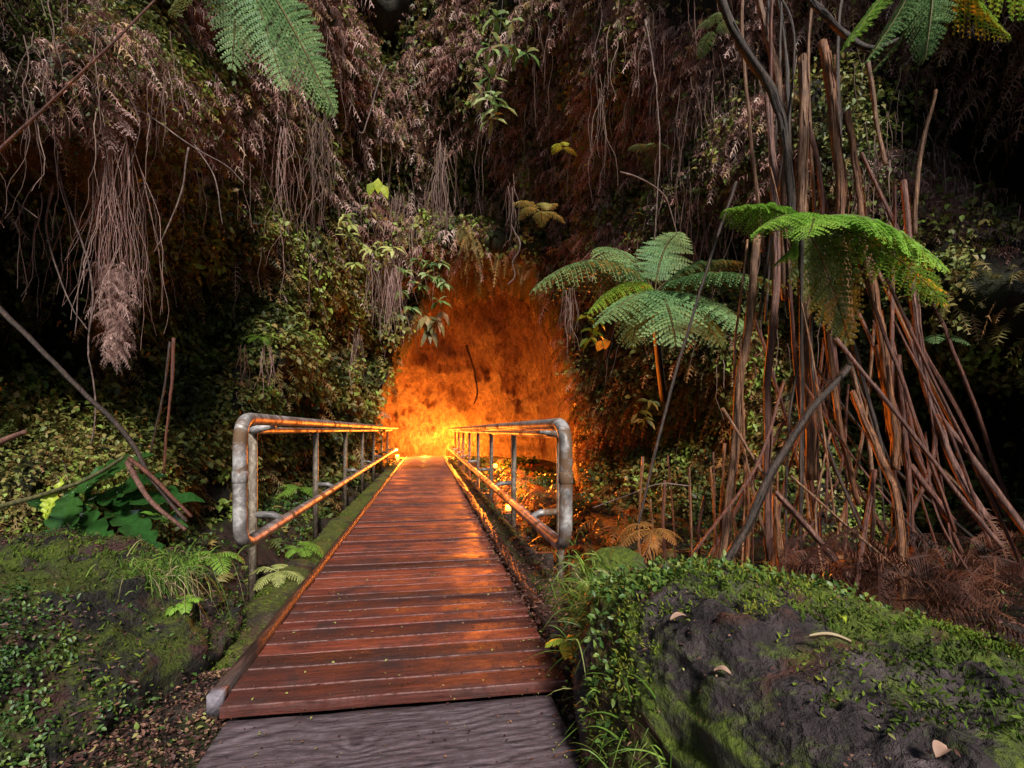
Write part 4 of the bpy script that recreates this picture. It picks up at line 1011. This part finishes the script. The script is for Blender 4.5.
# ------------------------------------------------------------------ stems, sticks, vines
def stick(name, pts, r, mat, label, cat, group=None, sides=14, rough=.22, shag=0, seed=None):
    g = Geo(); pts = catmull(pts, 10)
    sd_ = random.randint(0, 99); wv = (.03 if name == 'vine' else .012); pts = pts + np.stack([fbm(pts, 3.0, 3, sd_), fbm(pts, 3.0, 3, sd_ + 7), 0 * pts[:, 0]], -1) * wv * min(2.0, r[0] / .01)
    g.add(*tube(pts, r, sides, rough, seed=random.randint(0, 999)))
    if shag:
        L = len(pts); T = unit(np.gradient(pts, axis=0)); rm = max(r) if isinstance(r, (list, tuple)) else r
        for k in range(shag):
            i0 = random.randint(0, L - 4); ln_ = random.randint(3, max(4, L // 3)); i1 = min(L - 1, i0 + ln_)
            a = random.random() * 6.28; u = unit(np.cross(T[i0], [.3, .9, .1])); v = np.cross(T[i0], u); o_ = math.cos(a) * u + math.sin(a) * v; sd = np.cross(T[i0], o_)
            m_ = i1 - i0 + 1; f = np.linspace(0, 1, m_)[:, None]; off = o_ * rm * (1.02 + random.random() * .8 * f ** 2)
            if random.random() < .5: off = off[::-1]
            w_ = rm * random.uniform(.05, .22) * (1 - .6 * f); q_ = pts[i0:i1 + 1] + off
            Vv = np.stack([q_ - sd * w_, q_ + sd * w_], 1).reshape(-1, 3); g.add(Vv, [(2 * j, 2 * j + 1, 2 * j + 3, 2 * j + 2) for j in range(m_ - 1)])
    return tag(g.build(name, M[mat], None, True), label, cat, group)
def px2r(w, d): return w / 2 / FP * d
GS = 'dead stems of the tree fern clump'
def st(pxs, w, d, mat, label, wt=None):
    n = len(pxs); d0, d1 = d if isinstance(d, tuple) else (d, d)
    pts = [P(x, y, d0 + (d1 - d0) * i / (n - 1)) for i, (x, y) in enumerate(pxs)]
    dm = (d0 + d1) / 2; stick('dead_branch', pts, [px2r((wt or w * .8) * .70, dm), px2r(w * .70, dm)], mat, label, 'dead stem', GS, rough=.30, shag=int(5 + w * 4))
st([(758, 236), (742, 370), (722, 560), (718, 600)], 13, (3.6, 3.3), 'stem_tan', 'tall tan stem at the left of the clump, leaning left towards its foot')
st([(803, 56), (804, 130), (803, 215), (806, 330), (812, 480)], 14, (3.9, 3.8), 'stem_tan', 'thick grey brown stem with a rounded cut top above the bright fern')
st([(768, 95), (774, 180), (776, 270), (768, 400), (770, 560)], 11, (4.0, 3.8), 'stem_pink', 'pinkish upright stem left of the thick grey one')
st([(823, 42), (832, 110), (842, 215), (850, 330)], 13, (3.9, 3.8), 'stem_orange', 'orange shaggy stem just right of the thick grey one')
st([(845, 113), (858, 180), (870, 268), (884, 350), (893, 420), (898, 470)], 10, (3.8, 3.5), 'stem_orange', 'long light orange stem passing behind the bright fern and leaning right')
st([(808, 122), (820, 180), (828, 300), (838, 420)], 8, (4.0, 3.9), 'stem_red', 'reddish stem between the thick grey and the shaggy orange ones')
st([(847, 367), (797, 428), (754, 510), (722, 568)], 13, (3.2, 2.9), 'stem_dark', 'thick dark grey pole slanting down to the left across the clump', 8)
st([(836, 338), (890, 405), (955, 490), (1003, 548)], 6, (3.1, 2.8), 'stem_pink', 'long thin pinkish pole slanting down to the right across the clump')
st([(905, 180), (918, 340), (945, 444), (985, 520)], 9, (3.9, 3.4), 'stem_pink', 'brown stem curving down to the right below the bright fern tip')
st([(938, 414), (975, 460), (1040, 550)], 8, (3.4, 3.0), 'stem_pink', 'smooth brown pole slanting down to the far right edge')
st([(853, 391), (877, 448), (896, 501), (905, 628)], 10, (3.4, 2.9), 'stem_orange', 'shaggy bent stem whose foot stands just behind the boulder moss')
st([(874, 470), (864, 540), (853, 608)], 8, (3.3, 3.0), 'stem_red', 'reddish stem leaning left with its foot behind the boulder')
st([(791, 476), (840, 520), (893, 566)], 4, (3.0, 2.8), 'stem_tan', 'thin tan stick slanting low across the feet of the clump')
st([(899, 355), (906, 450), (914, 560)], 7, (3.5, 3.3), 'stem_red', 'straight red brown stem upright in the right half of the clump')
st([(776, 495), (779, 540), (783, 585)], 9, (3.2, 3.1), 'stem_orange', 'short stubby orange stem near the middle of the clump')
st([(776, 492), (808, 530), (850, 578)], 9, (3.2, 3.0), 'stem_pink', 'short thick stem slanting right from the stubby orange one')
st([(722, 408), (745, 445), (768, 482)], 5, (3.4, 3.2), 'stem_tan', 'short tan stick slanting right near the tall left stem')
st([(877, 345), (888, 400), (899, 466)], 11, (3.7, 3.6), 'stem_orange', 'broad orange stem behind the long thin pinkish pole')
st([(827, 320), (840, 420), (858, 505)], 8, (3.6, 3.5), 'stem_orange', 'orange stem hanging from the middle of the clump')
st([(910, 465), (930, 492), (952, 522)], 9, (3.4, 3.2), 'stem_red', 'short reddish stem lying low right of the upright red brown one')
st([(717, -10), (742, 45), (775, 100), (790, 175), (792, 240)], 10, (3.6, 3.9), 'stem_dark', 'black stem slanting from the top edge to the left of the thick grey stem', 11)
st([(757, -10), (766, 30), (778, 80), (784, 160), (783, 300)], 9, (4.1, 4.1), 'stem_tan', 'tan stem at the top edge left of the thick grey stem')
st([(868, 62), (876, 115), (886, 165)], 6, (4.3, 4.3), 'stem_tan', 'thin pale stem alone in the dark right of the clump')
st([(900, 40), (864, 48), (830, 20), (800, -15)], 8, (3.6, 3.8), 'stem_dark', 'black bent branch at the top above the shaggy stem')
st([(935, 90), (920, 160), (915, 235)], 5, (4.4, 4.4), 'stem_tan', 'thin brown twig upright in the dark at the right')
# the rest of the clump
cnt = 0
for k in range(44):
    side = random.random(); xt = random.gauss(840, 48); xb = 845 + (xt - 840) * 1.3 + random.gauss(40, 85)
    yt = random.choice([random.uniform(150, 350), random.uniform(300, 460)]); yb = random.uniform(520, 620); d = random.uniform(3.3, 4.6)
    mid = (xt * .55 + xb * .45 + random.gauss(0, 13), (yt + yb) / 2)
    st([(xt, yt), mid, (xb, yb)], random.uniform(1.8, 5.5), (d, d - .3), random.choice(['stem_red', 'stem_red', 'stem_tan', 'stem_orange', 'stem_red', 'stem_dark']), 'slender dead stem among the many leaning in the tree fern clump')
for k in range(8):
    xt = random.uniform(735, 850); d = random.uniform(3.9, 4.6)
    st([(xt, -20), (xt + random.gauss(4, 8), 60), (xt + random.gauss(8, 12), random.uniform(210, 330))], random.uniform(2.5, 6), d, random.choice(['stem_red', 'stem_dark', 'stem_dark', 'stem_tan']), 'dark dead stem hanging from the top edge above the clump')
for k in range(14):
    x = random.uniform(640, 790); d = random.uniform(3.3, 4.4)
    st([(x, random.uniform(440, 500)), (x + random.gauss(0, 5), 540), (x + random.gauss(0, 12), 600)], random.uniform(2, 5), d, random.choice(['stem_red', 'stem_orange', 'stem_tan']), 'short reddish stalk standing left in the clump behind the boulder')

def vine(pxs, w, d, mat, label, name='vine', cat='vine', group=None):
    d0, d1 = d if isinstance(d, tuple) else (d, d); n = len(pxs)
    pts = [P(x, y, d0 + (d1 - d0) * i / (n - 1)) for i, (x, y) in enumerate(pxs)]; dm = (d0 + d1) / 2
    k_ = .72 if name == 'vine' else .85
    return stick(name, pts, [px2r(w * k_, dm), px2r(w * .6 * k_, dm)], mat, label, cat, group, 6, .15)
vine([(-20, 168), (50, 102), (110, 45), (165, -10)], 3.5, (1.9, 2.1), 'stem_red', 'thin straight reddish branch crossing the top left corner', 'branch', 'branch')
vine([(-20, 288), (60, 370), (125, 432), (150, 475), (188, 522)], 7, (2.9, 2.7), 'stem_dark', 'long dark branch slanting down from the left edge to the bank', 'branch', 'branch')
vine([(130, 458), (160, 485), (192, 517)], 6, (2.75, 2.65), 'stem_red', 'short reddish stick beside the foot of the long dark branch', 'branch', 'branch')
vine([(128, 462), (150, 500), (185, 530)], 7, (2.8, 2.6), 'stem_pink', 'grey stick lying left of the foot of the long dark branch', 'branch', 'branch')
vine([(-15, 449), (5, 440), (26, 432)], 10, 2.4, 'stem_pink', 'broken pinkish grey branch stub at the left edge', 'branch', 'branch')
vine([(-15, 510), (40, 496), (90, 478), (124, 457)], 7, (3.0, 3.0), 'stem_green', 'mossy branch rising right over the glossy leaves', 'branch', 'branch')
vine([(174, 338), (170, 400), (162, 475)], 4, 4.2, 'stem_red', 'upright reddish stalk left of the railing, the thicker of two', 'stalk', 'stalk')
vine([(170, 342), (161, 410), (150, 455)], 3, 4.25, 'stem_dark', 'thin dark stalk left of the thicker reddish one', 'stalk', 'stalk')
GV = 'thin bare vines hanging on the left'
vine([(62, -10), (62, 60), (55, 120), (62, 180), (75, 225), (92, 280), (90, 350), (96, 400), (90, 450)], 3, (3.9, 4.0), 'root_v', 'longest pale vine running from the top edge down the left side', group=GV) if False else None
M['root_v'] = simple_wood('vine_bark', (.10, .065, .055), (.28, .19, .16), (4, 4, 4), .7)
vine([(62, -10), (62, 60), (55, 120), (62, 180), (75, 225), (92, 280), (90, 350), (96, 400), (90, 450)], 3, (3.9, 4.0), 'root_v', 'longest pale vine running from the top edge down the left side', group=GV)
vine([(52, 185), (46, 230), (58, 270), (72, 305), (88, 330)], 2.5, 3.9, 'root_v', 'curved vine bowing left beside the root curtain', group=GV)
vine([(120, 100), (155, 120), (190, 145), (225, 165), (244, 184)], 2.2, 4.2, 'root_v', 'thin twig slanting right above the dark hollow', group=GV)
vine([(190, 148), (182, 190), (165, 230), (152, 252)], 2.4, 4.2, 'root_v', 'pale vine curving down left inside the dark hollow', group=GV)
vine([(195, 145), (215, 178), (222, 225)], 2, 4.2, 'root_v', 'twig hanging with a forked tip over the dark hollow', group=GV)
vine([(80, 70), (88, 140), (95, 200), (82, 260), (75, 335)], 2, 4.0, 'root_v', 'wavy vine just left of the root curtain', group=GV)
vine([(0, 180), (15, 200), (38, 218)], 2, 3.6, 'root_v', 'short vine at the left edge over the dark hollow', group=GV)
vine([(105, 60), (125, 90), (140, 130), (130, 170)], 2, 4.0, 'root_v', 'looping twig right of the pink rosette', group=GV)
vine([(645, 20), (655, 80), (660, 140), (656, 200), (655, 245)], 2.4, 5.6, 'root_v', 'long vine hanging straight right of the cave, left of the stems')
vine([(620, 172), (648, 182), (668, 200), (678, 240)], 2, 5.8, 'root_v', 'arched vine ending above the tree fern')
vine([(385, 65), (375, 95), (365, 130), (358, 132)], 2.2, 7.0, 'root_v', 'curved pale vine at the upper middle, left of the leafy vine')
vine([(466, 345), (474, 370), (478, 392), (474, 404)], 3.4, 16.5, 'stem_dark', 'dark root curling down the lit cave wall')
vine([(512, 225), (520, 245), (512, 262), (516, 275), (508, 285)], 2.6, 9.2, 'root_v', 'twisted root dangling over the top of the cave mouth')
vine([(735, 490), (700, 488), (660, 498), (630, 500)], 1.8, 3.2, 'root_v', 'thin bare twig arching left of the tall tan stem') if False else vine([(690, 486), (660, 484), (630, 494), (592, 508)], 1.8, 3.4, 'root_v', 'thin bare twig arching over the slope right of the railing')
vine([(1030, 655), (1000, 658), (975, 665)], 4, 1.7, 'stem_green', 'greenish twig poking out at the right edge above the boulder', 'branch', 'branch')

# root curtains
def bundle(x0, x1, y0, y1, d, n, r, label, mat='root_pink', sway=.05, tuft=None, rag=.25):
    pts = np.array([P(rng.uniform(x0, x1), y0 + rng.normal() * 6, d + rng.normal() * .1) for _ in range(n)])
    L = (y1 - y0) / FP * d
    V, Q, t = strands_np(pts, L * (1 - (rag + .35 * (tuft is None)) * rng.random(n)), r * .85, 16, sway * 1.7)
    if tuft:
        e = empty('root_curtain', P((x0 + x1) / 2, y1, d), label, 'roots', 'root curtains hanging from the cliff')
        mesh_np('strands', V, Q, M[mat], t, e)
        tx, ty, tw, th, tn = tuft
        p = np.array([P(tx + rng.normal() * tw * (1 - .3 * k / tn), ty + (k / tn - .5) * th, d + rng.normal() * .1) for k in range(tn)])
        V, Q, t = fronds_np(p, rng.normal(size=p.shape) * np.array([1, 1, .4]), .05 + .06 * rng.random(tn), K=9, W=.3, droop=1.2, pdroop=.9, S=1, pw=.06, roll=.9, jit=.3); mesh_np('tuft', V, Q, M[mat], t, e)
    else:
        tag(mesh_np('root_curtain', V, Q, M[mat], t), label, 'roots', 'root curtains hanging from the cliff')
bundle(98, 134, 140, 335, 4.1, 60, .0042, 'long pink root curtain ending in a bushy tuft, far left', tuft=(115, 308, 8, 90, 420), sway=.045)
bundle(134, 150, 195, 310, 4.3, 16, .0035, 'narrow dark root curtain just right of the long pink one', 'root')
bundle(280, 292, 130, 285, 6.8, 14, .006, 'left strands of the pair of root curtains under the top left fern', sway=.07)
bundle(304, 326, 120, 290, 6.8, 20, .006, 'right and wider root curtain under the top left fern', 'root', sway=.08)
bundle(370, 384, 262, 335, 8.6, 22, .008, 'dark left part of the roots below the pale shrub', 'root')
bundle(384, 399, 262, 350, 8.5, 34, .008, 'pale right part of the roots below the pale shrub, flaring at its end')
bundle(392, 412, 195, 240, 8.3, 22, .007, 'short root fringe right of the lime yellow leaf', 'root')
bundle(437, 447, 150, 245, 8.6, 40, .009, 'brown root rope hanging above the cave with a starry dead tuft', 'root', tuft=(443, 214, 7, 14, 60))
bundle(506, 516, 190, 258, 8.8, 14, .008, 'short roots over the middle of the cave top', 'root')
bundle(564, 576, 295, 352, 7.6, 26, .007, 'dark pink root curtain at the right edge of the cave mouth', 'root')
bundle(598, 604, 95, 200, 6.6, 10, .005, 'thin root strands high above the left frond of the tree fern', 'root')
bundle(352, 362, 335, 392, 8.2, 16, .007, 'ragged roots at the left edge of the cave mouth', 'root')
bundle(238, 246, 350, 395, 7.2, 10, .006, 'small fan of dead roots on the left wall, left one of two', 'root')
bundle(258, 274, 352, 402, 7.2, 14, .006, 'small fan of dead roots on the left wall, right one of two')
bundle(22, 34, 60, 160, 4.0, 10, .003, 'sparse roots in the top left corner near the edge', 'root', sway=.1)

# fallen leaves, bark
def at_boulder(px, py):
    q = BOULDER - CAM; d = q @ CF; m = d > .3; q = q[m]; d = d[m]
    sx = 512 + FP * (q @ CR) / d; sy = 430 - FP * q[:, 2] / d; e = (sx - px) ** 2 + (sy - py) ** 2; c = np.where(e < 80)[0]
    k = c[np.argmin(d[c])] if len(c) else np.argmin(e)
    return q[k] + CAM
def fallen(px, py, d, L, W, ang, mat, label, cat='leaf', lift=.0):
    c = at_boulder(px, py); a = np.array([math.cos(ang), math.sin(ang), 0])
    n = 9; V = []; L *= .6; W *= .7
    for i in range(n + 1):
        u = i / n; w = W * math.sin(math.pi * (u * .94 + .03)) ** .7 * .5
        s = np.array([-a[1], a[0], 0]); q = c + a * L * (u - .5) + UP * (.010 + .010 * math.sin(u * 3))
        V += [q - s * w + UP * .006, q, q + s * w + UP * .008]
    Q = [(i * 3 + j, i * 3 + j + 1, i * 3 + j + 4, i * 3 + j + 3) for i in range(n) for j in (0, 1)]
    tag(mesh_np('fallen_leaf', V, Q, M[mat], np.full(len(V), .8)), label, cat)
M['tanleaf'] = leaf_mat('tan_leaf', [(0, (.24, .14, .10)), (1, (.34, .21, .15))], .6, .1)
BZ = lambda px, py: (1 - .50) * FP / (py - 430)
fallen(728, 680, BZ(0, 676), .055, .026, -.7, 'tanleaf', 'tan curled dead leaf on the boulder, nearer than the other')
fallen(672, 622, BZ(0, 622), .08, .025, .2, 'tanleaf', 'tan dead leaf near the left edge of the boulder top')
fallen(832, 638, BZ(0, 638), .12, .012, -.6, 'straw', 'straw coloured leaf blade lying across the middle of the boulder')
fallen(762, 698, BZ(0, 698), .075, .013, -.4, 'pale', 'pale green narrow leaf lying on the dark part of the boulder')
fallen(940, 755, BZ(0, 760), .06, .03, .3, 'tanleaf', 'pinkish dead leaf at the bottom right of the boulder')
fallen(842, 622, 1.62, .05, .02, 1.2, 'lime', 'upright lime leaf behind the straw blade on the boulder')

# short dark post under the right railing bend
g = Geo(); g.add(*tube(catmull([P(574, 566, 2.95), P(577, 590, 2.8), P(580, 620, 2.65), P(582, 680, 2.6)], 5), [.03, .035], 9, .2)); tag(g.build('stump', M['stem_dark'], None, True), 'dark upright stump below the right railing bend', 'stump')

# ------------------------------------------------------------------ lamps in the cave, lights added for the right wall
lampmat, nt, b, out = new_mat('lamp_glow'); b.inputs['Emission Color'].default_value = (1, .42, .07, 1); b.inputs['Emission Strength'].default_value = 1.5; b.inputs['Base Color'].default_value = (.8, .5, .2, 1)
LAMPS = [((-1.05, 17.4), 'glowing cave lamp low on the left of the bridge end', 1), ((1.15, 19.3), 'glowing cave lamp on the floor past the far right end of the bridge', 1), ((2.0, 14.2), 'cave lamp on the ground right of the railing, near the cave wall', 0), ((1.75, 10.4), 'lamp added on the slope right of the railing to light the wall, nearest of the lamps to the camera', 0)]  # the slope lamp is added to bring orange light to the right wall
for (lx, ly), lab, big in LAMPS:
    zg = float(ground_z(lx, ly)); e = empty('cave_lamp', (lx, ly, zg), lab, 'lamp', 'lamps lighting the cave')
    g = Geo(); g.add(*tube([(lx, ly, zg), (lx, ly, zg + .12)], [.07, .05], 12)); g.build('lamp_base', M['stem_dark'], e, True)
    g = Geo(); g.add(*tube([(lx, ly, zg + .12), (lx, ly, zg + .15), (lx, ly, zg + .24)], [.05, .075, .05], 12)); g.build('lamp_glass', lampmat, e, True)
def spot(loc, to, energy, color, rad, size, blend):
    l = bpy.data.lights.new('cave_light', 'SPOT'); l.energy = energy; l.color = color; l.shadow_soft_size = rad; l.spot_size = math.radians(size); l.spot_blend = blend
    o = bpy.data.objects.new('cave_light', l); COL.objects.link(o); o.location = loc
    o.rotation_euler = (Vector(to) - Vector(loc)).to_track_quat('-Z', 'Y').to_euler(); return o
def point(loc, energy, color, rad):
    l = bpy.data.lights.new('cave_light', 'POINT'); l.energy = energy; l.color = color; l.shadow_soft_size = rad
    o = bpy.data.objects.new('cave_light', l); COL.objects.link(o); o.location = loc; o.data.shadow_soft_size = .025; return o
point((-1.05, 17.4, float(ground_z(-1.05, 17.4)) + .42), 800, (1, .19, .014), .08)
point((1.15, 19.3, .40), 850, (1, .25, .02), .12)
point((-.1, 19.5, .35), 200, (1, .36, .045), .15)
point((2.0, 14.2, float(ground_z(2.0, 14.2)) + .42), 260, (1, .17, .012), .08)
point((1.75, 10.4, float(ground_z(1.75, 10.4)) + .42), 130, (1, .19, .015), .08)  # light of the added slope lamp, warms the wall and ferns beside it
spot((1.75, 14.6, .55), (3.0, 8.4, -.3), 3400, (1, .20, .015), .12, 62, .8)  # added spot with no fixture, throws orange along the right wall

# ------------------------------------------------------------------ sky, sun, camera
EL, AZ = 42, 175
w = bpy.data.worlds.new('World'); scene.world = w; w.use_nodes = True; nt = w.node_tree
bg = nt.nodes['Background']; sk = nt.nodes.new('ShaderNodeTexSky'); sk.sky_type = 'NISHITA'; sk.sun_disc = False
sk.sun_elevation = math.radians(EL); sk.sun_rotation = math.radians(AZ); nt.links.new(sk.outputs[0], bg.inputs[0]); bg.inputs[1].default_value = .05
s = bpy.data.lights.new('sun', 'SUN'); s.energy = 3.4; s.angle = math.radians(10); s.color = (1, .95, .88)
so = bpy.data.objects.new('sun', s); COL.objects.link(so)
d = Vector((math.sin(math.radians(AZ)) * math.cos(math.radians(EL)), math.cos(math.radians(AZ)) * math.cos(math.radians(EL)), math.sin(math.radians(EL))))
so.rotation_euler = d.to_track_quat('Z', 'Y').to_euler()

cd = bpy.data.cameras.new('camera'); cam = bpy.data.objects.new('camera', cd); COL.objects.link(cam)
cam.location = tuple(CAM); cam.rotation_euler = (math.radians(90), 0, -YAW)
cd.sensor_width = 36; cd.lens = FP / 1024 * 36; cd.shift_y = 46 / 1024; cd.clip_end = 2000; cd.clip_start = .02
scene.camera = cam
vs = scene.view_settings; vs.view_transform = 'Standard'; vs.look = 'None'; vs.exposure = 0.75; vs.gamma = 1; vs.use_curve_mapping = False
